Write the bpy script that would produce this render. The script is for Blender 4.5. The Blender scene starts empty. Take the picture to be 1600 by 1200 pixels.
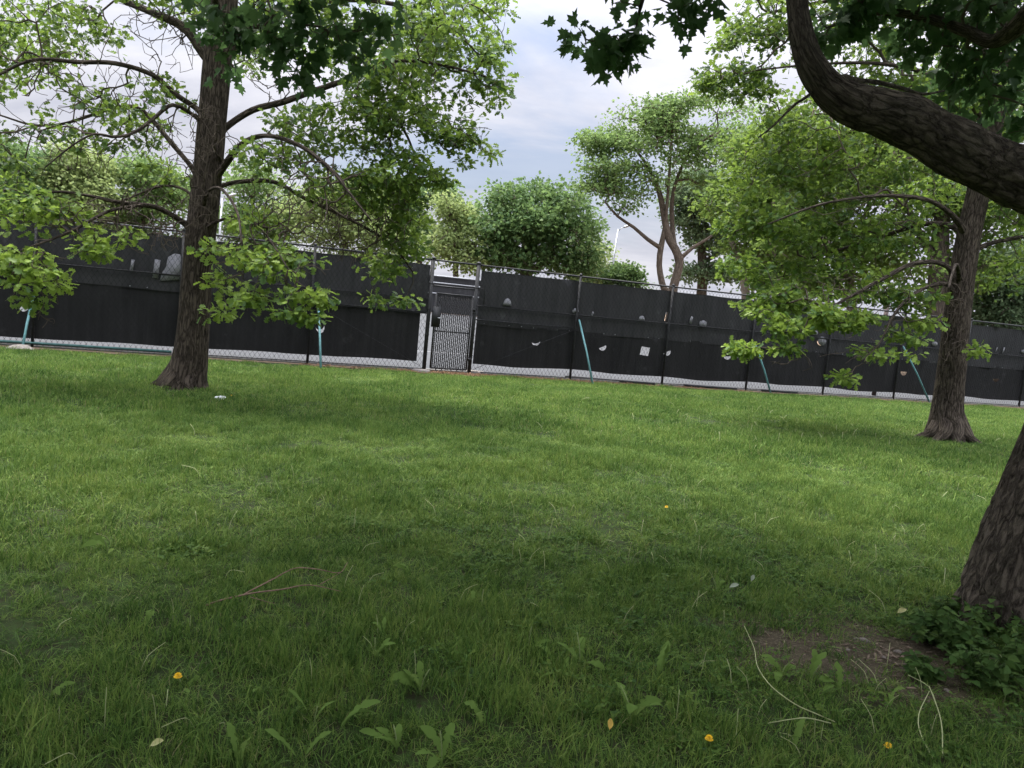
import bpy, math, random
import numpy as np
from mathutils import Vector, Matrix, geometry

rng = np.random.default_rng(11)
random.seed(11)
R = math.radians
C = bpy.context.scene.collection

# ------------------------------------------------------------------ camera model
F_PX = 1230.0
PITCH, ROLL = R(6.28), R(5.66)
CAM = np.array([0.0, 0.0, 1.6])
_f = np.array([0, math.cos(PITCH), -math.sin(PITCH)])
_r0 = np.array([1.0, 0, 0]); _u0 = np.array([0, math.sin(PITCH), math.cos(PITCH)])
_r = math.cos(ROLL) * _r0 + math.sin(ROLL) * _u0
_u = -math.sin(ROLL) * _r0 + math.cos(ROLL) * _u0

def ray(x, y):
    d = _f + (x - 800) / F_PX * _r + (600 - y) / F_PX * _u
    return d / np.linalg.norm(d)
def at(x, y, Y):
    d = ray(x, y)
    return CAM + d * (Y / d[1])
def project(P):
    d = np.asarray(P) - CAM
    z = d @ _f
    zz = np.where(np.abs(z) < 1e-6, 1e-6, z)
    return 800 + F_PX * (d @ _r) / zz, 600 - F_PX * (d @ _u) / zz, z

# ------------------------------------------------------------------ fence line and ground
FA = R(20.82); FY0 = 22.63; FZ = -0.66; BAY = 3.145; S_POST0 = -1.333
F_DIR = np.array([math.cos(FA), math.sin(FA), 0.0])
F_NRM = np.array([math.sin(FA), -math.cos(FA), 0.0])      # towards the lawn
F_ORG = np.array([0, FY0, FZ])
F_DIST = FY0 * math.cos(FA)
def fp(s, h, n=0.0):
    return F_ORG + s * F_DIR + n * F_NRM + np.array([0, 0, h])
def on_fence(x, y, n=0.0):
    d = ray(x, y); o = F_ORG + n * F_NRM
    t = ((o - CAM) @ F_NRM) / (d @ F_NRM)
    p = CAM + d * t - o
    return p @ F_DIR, p[2]

def _hash(i, j, k):
    h = (i * 374761393 + j * 668265263 + k * 2147483647 * 3 + 1013904223) & 0xFFFFFFFF
    h = ((h ^ (h >> 13)) * 1274126177) & 0xFFFFFFFF
    h = h ^ (h >> 16)
    return (h & 0xFFFF) / 65535.0
def vnoise(P):
    P = np.asarray(P, float)
    i = np.floor(P).astype(np.int64); f = P - i
    f = f * f * (3 - 2 * f)
    out = 0
    for a in (0, 1):
        for b in (0, 1):
            for c in (0, 1):
                w = (f[:, 0] if a else 1 - f[:, 0]) * (f[:, 1] if b else 1 - f[:, 1]) * (f[:, 2] if c else 1 - f[:, 2])
                out = out + w * _hash(i[:, 0] + a, i[:, 1] + b, i[:, 2] + c)
    return out
def fbm(P, oct=3):
    P = np.asarray(P, float); o = 0; a = 0.5; t = 0
    for k in range(oct):
        o = o + a * vnoise(P * (2 ** k) + 17.3 * k); t += a; a *= 0.5
    return o / t

def ground_z(x, y):
    x = np.atleast_1d(np.asarray(x, float)); y = np.atleast_1d(np.asarray(y, float))
    df = F_DIST - (-math.sin(FA) * x + math.cos(FA) * y)
    t = np.clip((df - 0.6) / (F_DIST - 1.5), 0, 1)
    z = FZ * (1 - t)
    b = np.clip((df - 0.8) / 3.0, 0, 1)
    P = np.stack([x * 0.55, y * 0.55, 0 * x], 1)
    z = z + b * (fbm(P, 3) - 0.5) * 0.11
    return z
def gz(x, y):
    return float(ground_z(x, y)[0])
def on_ground(x, y):
    d = ray(x, y); t = 1.0
    for k in range(60):
        p = CAM + d * t
        t += (p[2] - gz(p[0], p[1])) / max(1e-3, -d[2]) * 0.8
    return CAM + d * t

# ------------------------------------------------------------------ object helpers
def tag(o, label=None, cat=None, group=None, kind=None):
    if label: o['label'] = label
    if cat: o['category'] = cat
    if group: o['group'] = group
    if kind: o['kind'] = kind
    return o
def empty(name, loc):
    o = bpy.data.objects.new(name, None); C.objects.link(o)
    o.location = Vector(loc); o.empty_display_size = 0.2
    return o
def mesh_np(name, V, loops, totals, mat, parent=None, smooth=False, uv=None, face_attr=None, link=True):
    V = np.ascontiguousarray(V, dtype=np.float32); loops = np.ascontiguousarray(loops, dtype=np.int32)
    totals = np.ascontiguousarray(totals, dtype=np.int32)
    off = np.zeros(3)
    if parent is not None:
        off = np.array(parent_world(parent)); V = V - off.astype(np.float32)
    me = bpy.data.meshes.new(name)
    me.vertices.add(len(V)); me.vertices.foreach_set('co', V.ravel())
    me.loops.add(len(loops)); me.loops.foreach_set('vertex_index', loops)
    starts = np.concatenate([[0], np.cumsum(totals)[:-1]]).astype(np.int32)
    me.polygons.add(len(totals)); me.polygons.foreach_set('loop_start', starts)
    me.polygons.foreach_set('loop_total', totals)
    if smooth: me.polygons.foreach_set('use_smooth', np.ones(len(totals), dtype=bool))
    if uv is not None:
        l = me.uv_layers.new(name='UVMap'); l.data.foreach_set('uv', np.ascontiguousarray(uv, dtype=np.float32).ravel())
    if face_attr:
        for k, a in face_attr.items():
            at_ = me.attributes.new(k, 'FLOAT', 'FACE'); at_.data.foreach_set('value', np.ascontiguousarray(a, dtype=np.float32))
    me.update(calc_edges=True); me.validate()
    if mat is not None: me.materials.append(mat)
    o = bpy.data.objects.new(name, me)
    if link: C.objects.link(o)
    if parent is not None: o.parent = parent
    return o
def parent_world(p):
    v = Vector((0, 0, 0))
    while p is not None:
        v = v + p.location; p = p.parent
    return v

class MB:
    """collects shapes for one mesh object"""
    def __init__(self): self.V = []; self.L = []; self.T = []; self.UV = []; self.n = 0
    def add(self, V, faces, uv=None):
        V = np.asarray(V, float)
        for fc in faces:
            self.L.extend([i + self.n for i in fc]); self.T.append(len(fc))
            if uv is not None: self.UV.extend([uv[i] if not isinstance(uv, dict) else (0, 0) for i in fc])
            else: self.UV.extend([(0, 0)] * len(fc))
        self.V.append(V); self.n += len(V)
    def raw(self, V, loops, totals):
        self.V.append(V); self.L.extend((np.asarray(loops) + self.n).tolist()); self.T.extend(np.asarray(totals).tolist())
        self.UV.extend([(0, 0)] * len(loops)); self.n += len(V)
    def box(self, c, ax, ay, az, hx, hy, hz):
        c = np.asarray(c, float); P = []
        for sx in (-1, 1):
            for sy in (-1, 1):
                for sz in (-1, 1): P.append(c + ax * hx * sx + ay * hy * sy + az * hz * sz)
        self.add(P, [(0, 1, 3, 2), (4, 6, 7, 5), (0, 4, 5, 1), (2, 3, 7, 6), (0, 2, 6, 4), (1, 5, 7, 3)])
    def tube(self, pts, rad, n=8, caps=True, rough=None, seed=0.0):
        V, fc, uv = tube_geo(pts, rad, n, caps, rough, seed)
        base = self.n
        self.V.append(V); self.n += len(V)
        for f in fc:
            self.L.extend([i + base for i in f]); self.T.append(len(f))
        self.UV.extend(uv)
    def build(self, name, mat, parent=None, smooth=False, link=True):
        return mesh_np(name, np.concatenate(self.V), self.L, self.T, mat, parent, smooth, np.array(self.UV), link=link)

def tube_geo(pts, rad, n=8, caps=True, rough=None, seed=0.0):
    pts = np.asarray(pts, float); m = len(pts)
    rad = np.broadcast_to(np.asarray(rad, float), (m,))
    tg = np.gradient(pts, axis=0); tg /= np.linalg.norm(tg, axis=1)[:, None] + 1e-12
    a = np.array([1.0, 0, 0]) if abs(tg[0][0]) < 0.8 else np.array([0, 1.0, 0])
    x = np.cross(tg[0], a); x /= np.linalg.norm(x)
    X = []
    for i in range(m):
        x = x - tg[i] * (x @ tg[i]); x /= np.linalg.norm(x); X.append(x)
    X = np.array(X); Y = np.cross(tg, X)
    th = np.arange(n) / n * 2 * math.pi
    ln = np.concatenate([[0], np.cumsum(np.linalg.norm(np.diff(pts, axis=0), axis=1))])
    rr = np.repeat(rad[:, None], n, 1)
    if rough is not None: rr = rr * rough(th[None, :], ln[:, None], rr, seed)
    V = pts[:, None, :] + rr[..., None] * (np.cos(th)[None, :, None] * X[:, None, :] + np.sin(th)[None, :, None] * Y[:, None, :])
    V = V.reshape(-1, 3); faces = []; uv = []
    rm = float(np.mean(rad))
    for i in range(m - 1):
        for j in range(n):
            k = (j + 1) % n
            faces.append((i * n + j, i * n + k, (i + 1) * n + k, (i + 1) * n + j))
            u0 = j / n * 2 * math.pi * rm; u1 = (j + 1) / n * 2 * math.pi * rm
            uv += [(u0, ln[i]), (u1, ln[i]), (u1, ln[i + 1]), (u0, ln[i + 1])]
    if caps:
        faces.append(tuple(range(n))[::-1]); faces.append(tuple((m - 1) * n + j for j in range(n)))
        uv += [(0, 0)] * (2 * n)
    return V, faces, uv

def prisms(P0, P1, r0, r1, n=4):
    """many separate tapered n-sided sticks at once"""
    d = P1 - P0; d = d / (np.linalg.norm(d, axis=1)[:, None] + 1e-9)
    a = np.where(np.abs(d[:, 2:3]) > 0.9, np.array([[1.0, 0, 0]]), np.array([[0, 0, 1.0]]))
    x = np.cross(d, a); x /= np.linalg.norm(x, axis=1)[:, None] + 1e-9; y = np.cross(d, x)
    th = np.arange(n) / n * 2 * math.pi
    ring = np.cos(th)[None, :, None] * x[:, None] + np.sin(th)[None, :, None] * y[:, None]
    V = np.concatenate([P0[:, None] + ring * np.asarray(r0).reshape(-1, 1, 1), P1[:, None] + ring * np.asarray(r1).reshape(-1, 1, 1)], 1)
    f = np.array([[j, (j + 1) % n, n + (j + 1) % n, n + j] for j in range(n)])
    L = (f.reshape(1, -1) + (np.arange(len(P0)) * 2 * n)[:, None]).ravel()
    return V.reshape(-1, 3), L, np.full(len(P0) * n, 4)

def catmull(pts, step):
    P = np.asarray(pts, float)
    Q = np.vstack([2 * P[0] - P[1], P, 2 * P[-1] - P[-2]])
    out = []
    for i in range(1, len(Q) - 2):
        seg = max(2, int(np.linalg.norm(Q[i + 1][:3] - Q[i][:3]) / step))
        for t in np.arange(seg) / seg:
            out.append(0.5 * (2 * Q[i] + (Q[i + 1] - Q[i - 1]) * t + (2 * Q[i - 1] - 5 * Q[i] + 4 * Q[i + 1] - Q[i + 2]) * t * t
                              + (-Q[i - 1] + 3 * Q[i] - 3 * Q[i + 1] + Q[i + 2]) * t ** 3))
    out.append(P[-1])
    return np.array(out)

# ------------------------------------------------------------------ materials
class NT:
    def __init__(self, name):
        self.m = bpy.data.materials.new(name); self.m.use_nodes = True
        self.t = self.m.node_tree; self.t.nodes.clear()
        self.out = self.n('ShaderNodeOutputMaterial')
    def n(self, typ, **kw):
        nd = self.t.nodes.new(typ)
        for k, v in kw.items():
            if k.startswith('i_'): nd.inputs[int(k[2:]) if k[2:].isdigit() else k[2:].replace('_', ' ')].default_value = v
            else: setattr(nd, k, v)
        return nd
    def l(self, a, b): self.t.links.new(a, b)
    def math(self, op, a, b=None, clamp=False):
        nd = self.n('ShaderNodeMath', operation=op, use_clamp=clamp)
        for i, v in enumerate((a, b)):
            if v is None: continue
            if isinstance(v, (int, float)): nd.inputs[i].default_value = v
            else: self.l(v, nd.inputs[i])
        return nd.outputs[0]
    def ramp(self, fac, stops):
        nd = self.n('ShaderNodeValToRGB'); e = nd.color_ramp.elements
        while len(e) < len(stops): e.new(0.5)
        for el, (p, c) in zip(e, stops):
            el.position = p; el.color = (*c, 1) if len(c) == 3 else c
        self.l(fac, nd.inputs[0]); return nd.outputs[0]
    def mix(self, fac, a, b, blend='MIX'):
        nd = self.n('ShaderNodeMix', data_type='RGBA', blend_type=blend)
        for sock, v in ((nd.inputs[0], fac), (nd.inputs[6], a), (nd.inputs[7], b)):
            if isinstance(v, (int, float)): sock.default_value = v
            elif isinstance(v, tuple): sock.default_value = (*v, 1) if len(v) == 3 else v
            else: self.l(v, sock)
        return nd.outputs[2]
    def noise(self, vec, scale, detail=4, rough=0.55, dist=0.0):
        nd = self.n('ShaderNodeTexNoise'); nd.inputs['Scale'].default_value = scale
        nd.inputs['Detail'].default_value = detail; nd.inputs['Roughness'].default_value = rough
        nd.inputs['Distortion'].default_value = dist
        if vec is not None: self.l(vec, nd.inputs['Vector'])
        return nd.outputs[0]
    def mapping(self, vec, scale=(1, 1, 1), loc=(0, 0, 0), rot=(0, 0, 0)):
        nd = self.n('ShaderNodeMapping'); nd.inputs['Scale'].default_value = scale
        nd.inputs['Location'].default_value = loc; nd.inputs['Rotation'].default_value = rot
        self.l(vec, nd.inputs[0]); return nd.outputs[0]
    def pos(self): return self.n('ShaderNodeNewGeometry').outputs['Position']
    def bsdf(self, color, rough=0.8, spec=0.3, metal=0.0, normal=None):
        b = self.n('ShaderNodeBsdfPrincipled')
        if isinstance(color, tuple): b.inputs['Base Color'].default_value = (*color, 1)
        else: self.l(color, b.inputs['Base Color'])
        if isinstance(rough, (int, float)): b.inputs['Roughness'].default_value = rough
        else: self.l(rough, b.inputs['Roughness'])
        b.inputs['Specular IOR Level'].default_value = spec; b.inputs['Metallic'].default_value = metal
        if normal is not None: self.l(normal, b.inputs['Normal'])
        return b.outputs[0]
    def bump(self, h, strength=0.5, dist=0.02):
        nd = self.n('ShaderNodeBump'); nd.inputs['Strength'].default_value = strength; nd.inputs['Distance'].default_value = dist
        self.l(h, nd.inputs['Height']); return nd.outputs[0]
    def done(self, sh): self.l(sh, self.out.inputs[0]); return self.m

def leaf_mat(name, dark, mid, light, transl=0.35, rough=0.5, spec=0.25):
    t = NT(name)
    a = t.n('ShaderNodeAttribute', attribute_name='tone').outputs['Fac']
    n = t.noise(t.pos(), 1.3, 2)
    v = t.math('ADD', t.math('MULTIPLY', a, 0.75), t.math('MULTIPLY', n, 0.25))
    c = t.ramp(v, [(0.1, dark), (0.5, mid), (0.92, light)])
    b = t.bsdf(c, rough, spec)
    tr = t.n('ShaderNodeBsdfTranslucent')
    t.l(t.mix(0.5, c, tuple(min(1, x * 1.5) for x in light)), tr.inputs[0])
    m = t.n('ShaderNodeMixShader'); m.inputs[0].default_value = transl
    t.l(b, m.inputs[1]); t.l(tr.outputs[0], m.inputs[2])
    return t.done(m.outputs[0])

def bark_mat(name, dark, light, su=26, sv=4.5, bump=0.02, moss=None, ck=0.2):
    """furrowed bark: warped long plates with narrow dark cracks, flaky fine grain, blotches of lichen"""
    t = NT(name)
    uv = t.n('ShaderNodeTexCoord').outputs['UV']
    def warp(sc, amt):
        v = t.mapping(uv, sc); w = t.n('ShaderNodeTexNoise'); w.inputs['Scale'].default_value = 0.9; w.inputs['Detail'].default_value = 4; t.l(v, w.inputs[0])
        sb = t.n('ShaderNodeVectorMath', operation='SUBTRACT'); t.l(w.outputs[1], sb.inputs[0]); sb.inputs[1].default_value = (0.5, 0.5, 0.5)
        m = t.n('ShaderNodeVectorMath', operation='SCALE'); t.l(sb.outputs[0], m.inputs[0]); m.inputs['Scale'].default_value = amt
        a = t.n('ShaderNodeVectorMath', operation='ADD'); t.l(v, a.inputs[0]); t.l(m.outputs[0], a.inputs[1]); return a.outputs[0]
    v1 = warp((su, sv, 1), 2.2)
    vo = t.n('ShaderNodeTexVoronoi', feature='DISTANCE_TO_EDGE'); vo.inputs['Scale'].default_value = 1.0; t.l(v1, vo.inputs['Vector'])
    crack = t.ramp(vo.outputs[0], [(0.02, (0, 0, 0)), (0.22, (1, 1, 1))])
    n1 = t.noise(warp((su * 1.5, sv * 1.2, 1), 1.2), 1.0, 6, 0.68)
    n2 = t.noise(t.mapping(uv, (su * 5, sv * 9, 1)), 1.0, 4, 0.7)
    cell = t.n('ShaderNodeTexVoronoi'); cell.inputs['Scale'].default_value = 1.0; t.l(v1, cell.inputs['Vector'])
    h = t.math('ADD', t.math('MULTIPLY', crack, ck), t.math('ADD', t.math('MULTIPLY', n1, 0.72), t.math('MULTIPLY', n2, 0.36)))
    c = t.ramp(h, [(0.45, tuple(x * 0.75 for x in dark)), (0.6, tuple(0.7 * a + 0.3 * b for a, b in zip(dark, light))), (0.74, tuple((a + b) / 2 for a, b in zip(dark, light))), (0.9, light)])
    c = t.mix(0.35, c, t.mix(cell.outputs['Color'], dark, light), 'MIX') if False else c
    big = t.noise(t.pos(), 2.3, 5, 0.65)
    c = t.mix(t.ramp(big, [(0.45, (0, 0, 0)), (0.7, (0.35, 0.35, 0.35))]), c, tuple(x * 0.7 for x in dark))
    c = t.mix(t.ramp(t.noise(t.pos(), 7, 5, 0.7), [(0.58, (0, 0, 0)), (0.74, (0.4, 0.4, 0.4))]), c, tuple(min(1, x * 1.25) for x in light))
    if moss is not None:
        c = t.mix(t.ramp(t.noise(t.pos(), 4, 4), [(0.55, (0, 0, 0)), (0.75, (0.45, 0.45, 0.45))]), c, moss)
    return t.done(t.bsdf(c, 0.95, 0.08, normal=t.bump(h, 1.0, bump)))

def plain_mat(name, col, rough=0.6, spec=0.3, metal=0.0, var=0.25, scale=8.0, stretch=(1, 1, 1)):
    t = NT(name)
    n = t.noise(t.mapping(t.pos(), stretch), scale, 4)
    c = t.mix(t.ramp(n, [(0.3, (0, 0, 0)), (0.75, (1, 1, 1))]), tuple(x * (1 - var) for x in col), tuple(min(1, x * (1 + var)) for x in col))
    return t.done(t.bsdf(c, rough, spec, metal, normal=t.bump(n, 0.15, 0.004)))

M = {}
M['oak_bark'] = bark_mat('oak_bark', (0.02, 0.0165, 0.013), (0.105, 0.085, 0.066), 27, 3.6, 0.022, None, 0.36)
M['oak_bark_grey'] = bark_mat('oak_bark_grey', (0.02, 0.0165, 0.013), (0.105, 0.086, 0.068), 25, 3.4, 0.024, None, 0.36)
M['maple_bark'] = bark_mat('maple_bark', (0.027, 0.022, 0.018), (0.15, 0.126, 0.1), 26, 7.0, 0.026, (0.03, 0.034, 0.02), 0.3)
M['far_bark'] = bark_mat('far_bark', (0.05, 0.042, 0.035), (0.2, 0.16, 0.12), 8, 1.5, 0.03)
M['pale_bark'] = bark_mat('pale_bark', (0.12, 0.1, 0.08), (0.34, 0.28, 0.22), 8, 1.5, 0.02)
M['oak_leaf'] = leaf_mat('oak_leaf', (0.024, 0.062, 0.02), (0.068, 0.135, 0.036), (0.235, 0.33, 0.052), 0.42)
M['oak_leaf_dark'] = leaf_mat('oak_leaf_dark', (0.02, 0.055, 0.015), (0.06, 0.125, 0.028), (0.215, 0.305, 0.048), 0.42)
M['maple_leaf'] = leaf_mat('maple_leaf', (0.022, 0.055, 0.02), (0.046, 0.1, 0.034), (0.085, 0.15, 0.05), 0.35, 0.6, 0.12)
M['weed_leaf'] = leaf_mat('weed_leaf', (0.024, 0.058, 0.014), (0.05, 0.1, 0.024), (0.09, 0.145, 0.036), 0.25, 0.75, 0.1)
M['dandelion_leaf'] = leaf_mat('dandelion_leaf', (0.11, 0.185, 0.042), (0.16, 0.245, 0.065), (0.22, 0.3, 0.09), 0.35, 0.75, 0.05)

# ------------------------------------------------------------------ leaves
def half_leaf(outline):
    """outline of the right half, from base to tip; returns template verts and two folded halves"""
    o = np.array(outline, float); k = len(o)
    V = []
    for x, y in o: V.append((x, y, abs(x) * 0.25 - 0.12 * y * y))
    for x, y in o[1:-1]: V.append((-x, y, abs(x) * 0.25 - 0.12 * y * y))
    right = list(range(k))
    left = [0] + [k + i for i in range(k - 2)] + [k - 1]
    return np.array(V), [tuple(right), tuple(left[::-1])]
OAK = half_leaf([(0, 0), (0.1, 0.16), (0.30, 0.26), (0.13, 0.40), (0.40, 0.55), (0.17, 0.66), (0.32, 0.86), (0, 1.0)])
MAPLE = half_leaf([(0, 0), (0.22, -0.10), (0.20, 0.06), (0.52, 0.12), (0.42, 0.24), (0.56, 0.44), (0.30, 0.48), (0.17, 0.50), (0.26, 0.74), (0.12, 0.72), (0, 1.02)])
SIMPLE = half_leaf([(0, 0), (0.3, 0.35), (0.22, 0.75), (0, 1.0)])
BROAD = half_leaf([(0, 0), (0.26, 0.12), (0.40, 0.34), (0.30, 0.62), (0.14, 0.84), (0, 1.05)])
FARLEAF = (np.array([(0, 0, 0), (0.38, 0.5, 0.1), (0, 1, -0.1), (-0.38, 0.45, 0.05)]), [(0, 1, 2, 3)])

def scatter_leaves(tpl, pos, ydir, nrm, size):
    V0, faces = tpl
    y = ydir / (np.linalg.norm(ydir, axis=1)[:, None] + 1e-9)
    z = nrm - y * np.sum(nrm * y, 1)[:, None]; z /= np.linalg.norm(z, axis=1)[:, None] + 1e-9
    x = np.cross(y, z)
    V = pos[:, None] + size[:, None, None] * (V0[None, :, 0:1] * x[:, None] + V0[None, :, 1:2] * y[:, None] + V0[None, :, 2:3] * z[:, None])
    fl = np.concatenate([np.array(f) for f in faces])
    L = (fl[None] + (np.arange(len(pos)) * len(V0))[:, None]).ravel()
    T = np.tile([len(f) for f in faces], len(pos))
    return V.reshape(-1, 3), L, T, len(faces)

# ------------------------------------------------------------------ trees
class Skeleton:
    def __init__(self, cap=60000):
        self.P = np.zeros((cap, 3)); self.D = np.zeros((cap, 3)); self.par = np.full(cap, -1); self.rad = np.zeros(cap)
        self.limb = np.zeros(cap, bool); self.n = 0
    def node(self, p, par, d, limb=False, r=0.0):
        i = self.n; self.P[i] = p; self.par[i] = par; self.D[i] = d; self.limb[i] = limb; self.rad[i] = r; self.n += 1
        return i
    def limb_path(self, pts, rads, step=0.12):
        Q = catmull(np.column_stack([pts, rads]), step)
        par = -1
        tg = np.gradient(Q[:, :3], axis=0); tg /= np.linalg.norm(tg, axis=1)[:, None] + 1e-9
        for q, d in zip(Q, tg): par = self.node(q[:3], par, d, True, q[3])
        return Q[:, :3], Q[:, 3]
    def grow(self, A, droop=0.15, step=0.3, wob=0.05, limb_bias=1.0):
        if len(A) == 0: return
        d0 = np.full(len(A), 1e9)
        for k in range(0, self.n, 50):
            d0 = np.minimum(d0, np.min(np.linalg.norm(A[:, None] - self.P[None, k:min(self.n, k + 50)], axis=2), axis=1))
        for i in np.argsort(d0):
            a = A[i]; v = a - self.P[:self.n]; d = np.linalg.norm(v, axis=1) + 1e-6
            cosang = np.sum(v * self.D[:self.n], 1) / d
            cost = d * (1 + 0.45 * (1 - cosang))
            j = int(np.argmin(cost)); L = d[j]; p0 = self.P[j]; u = v[j] / L
            m0 = (self.D[j] * 0.7 + u * 0.5) * L; m1 = (u + np.array([0, 0, -droop])) * L
            k = max(2, min(14, int(L / step) + 1)); par = j
            prev = p0
            for t in (np.arange(k) + 1) / k:
                h1 = 2 * t ** 3 - 3 * t * t + 1; h2 = t ** 3 - 2 * t * t + t; h3 = -2 * t ** 3 + 3 * t * t; h4 = t ** 3 - t * t
                q = h1 * p0 + h2 * m0 + h3 * a + h4 * m1
                if t < 1: q = q + rng.normal(0, wob * min(L, 1.0), 3)
                dd = q - prev; dd /= np.linalg.norm(dd) + 1e-9
                if self.n >= len(self.P) - 2: return
                par = self.node(q, par, dd); prev = q
    def sticks(self, r_tip=0.004, power=0.45, rmax=0.2):
        n = self.n; cnt = np.zeros(n); has = np.zeros(n, bool)
        for i in range(n): 
            if self.par[i] >= 0: has[self.par[i]] = True
        cnt[~has] = 1
        for i in range(n - 1, -1, -1):
            p = self.par[i]
            if p >= 0: cnt[p] += cnt[i]
        r = np.minimum(r_tip * np.maximum(cnt, 1) ** power, rmax)
        idx = np.array([i for i in range(n) if not self.limb[i] and self.par[i] >= 0], dtype=int)
        if len(idx) == 0: return None
        pr = self.par[idx]
        r0 = np.where(self.limb[pr], np.minimum(r[idx] * 1.35, np.maximum(self.rad[pr] * 0.8, r_tip)), r[pr])
        r0 = np.minimum(r0, r[idx] * 1.8)
        return prisms(self.P[pr], self.P[idx] + (self.P[idx] - self.P[pr]) * 0.06, r0, r[idx], 5)

def blob_points(blobs, Y, mult=1.0):
    """blobs: (px, py, rx, ry, depth offset, depth radius, count) - real ellipsoids at their own distance"""
    out = []
    for (cx, cy, rx, ry, dy, dr, n) in blobs:
        Yd = Y + dy; c = at(cx, cy, Yd); s = Yd / F_PX
        n = max(1, int(round(n * mult)))
        g = rng.normal(size=(n, 3)); g /= np.linalg.norm(g, axis=1)[:, None]
        g *= rng.uniform(0.15, 1, n)[:, None] ** 0.5
        p = c + g[:, 0:1] * rx * s * _r + g[:, 2:3] * ry * s * _u + g[:, 1:2] * dr * np.array([0, 1.0, 0])
        out.append(p)
    return np.concatenate(out) if out else np.zeros((0, 3))

def bark_rough(amp=0.06, fr=7, fv=2.0):
    def f(th, ln, rr, seed):
        x = np.cos(th) + 0 * ln; y = np.sin(th) + 0 * ln; z = ln + 0 * th
        P = np.stack([(x * fr).ravel(), (y * fr).ravel(), (z * fv + seed).ravel()], 1)
        Q = np.stack([(x * 1.3).ravel(), (y * 1.3).ravel(), (z * 0.8 + seed).ravel()], 1)
        return (1 + amp * (fbm(P, 3) - 0.5) * 2 + 0.09 * (vnoise(Q) - 0.5) * 2).reshape(x.shape)
    return f

def foliage(name, clusters, per, crad, tpl, size, mat, parent, flat=0.7, up=1.0, droop=0.3, tone_bias=None, tsd=0.16):
    n = len(clusters)
    k = rng.poisson(np.broadcast_to(per, (n,))).clip(2, None)
    idx = np.repeat(np.arange(n), k)
    cr = np.broadcast_to(crad, (n,))[idx][:, None]
    g = rng.normal(size=(len(idx), 3)) * np.array([1, 1, flat]) * cr
    pos = clusters[idx] + g
    yd = g / (np.linalg.norm(g, axis=1)[:, None] + 1e-6) + np.array([0, 0, -droop]) + rng.normal(0, 0.4, g.shape)
    nr = np.array([0, 0, up]) + rng.normal(0, 0.6, g.shape)
    sz = np.broadcast_to(size, (n,))[idx] * rng.uniform(0.6, 1.25, len(idx))
    V, L, T, nf = scatter_leaves(tpl, pos, yd, nr, sz)
    ct = rng.normal(0.5, tsd, n) + (fbm(clusters * 0.9, 2) - 0.5) * 0.5
    if tone_bias is not None: ct = ct + tone_bias
    tone = np.clip(ct[idx] + rng.normal(0, 0.16, len(idx)), 0, 1)
    return mesh_np(name, V, L, T, mat, parent, False, face_attr={'tone': np.repeat(tone, nf)})

def make_tree(name, label, cat, base, paths, leafy, bare, leaf, bark, group=None, droop=0.15, step=0.3, r_tip=0.004,
              power=0.45, sides=14, rough=None, lstep=0.12, tone_bias=None, leaf_sets=None, wob=0.05):
    """trunk (with its limbs and twigs, one connected piece of wood) and crown under an Empty at the base"""
    root = empty(name, base)
    tag(root, label, cat, group)
    sk = Skeleton(); mb = MB()
    for k, (pts, rads) in enumerate(paths):
        P, r = sk.limb_path(np.array(pts), np.array(rads), lstep)
        big = max(rads) > 0.12
        mb.tube(P, r, sides if k == 0 or big else 8, True, rough if k == 0 or big else None, seed=k * 3.7 + base[0])
    sk.grow(np.concatenate([leafy, bare]) if len(bare) else leafy, droop, step, wob)
    st = sk.sticks(r_tip, power)
    if st is not None: mb.raw(*st)
    mb.build('trunk', bark, root, True)
    if leaf is not None:
        foliage('crown', leafy, leaf['per'], leaf['crad'], leaf['tpl'], leaf['size'], leaf['mat'], root, leaf.get('flat', 0.7),
                leaf.get('up', 1.0), leaf.get('droop', 0.3), tone_bias, leaf.get('tsd', 0.16))
    return root
def pxpath(Y, pts):
    """pts: (px, py, width px, depth offset)"""
    P = [at(x, y, Y + d) for x, y, w, d in pts]; r = [w * 0.5 * (Y + d) / F_PX for x, y, w, d in pts]
    return P, r

# ================================================================== GROUND, COURT
def grid_axis(parts):
    a = []
    for lo, hi, st in parts: a += list(np.arange(lo, hi, st))
    a.append(parts[-1][1]); return np.array(a)
gx = grid_axis([(-600, -60, 60), (-60, -24, 4), (-24, -8, 0.6), (-8, 8, 0.16), (8, 32, 0.6), (32, 60, 4), (60, 600, 60)])
gy = grid_axis([(-200, -20, 30), (-20, -2, 2), (-2, 9, 0.16), (9, 36, 0.45), (36, 100, 8), (100, 900, 80)])
GX, GY = np.meshgrid(gx, gy)
GZ = ground_z(GX.ravel(), GY.ravel())
nx, ny = len(gx), len(gy)
ii = (np.arange(ny - 1)[:, None] * nx + np.arange(nx - 1)[None]).ravel()
loops = np.stack([ii, ii + 1, ii + 1 + nx, ii + nx], 1).ravel()

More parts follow.
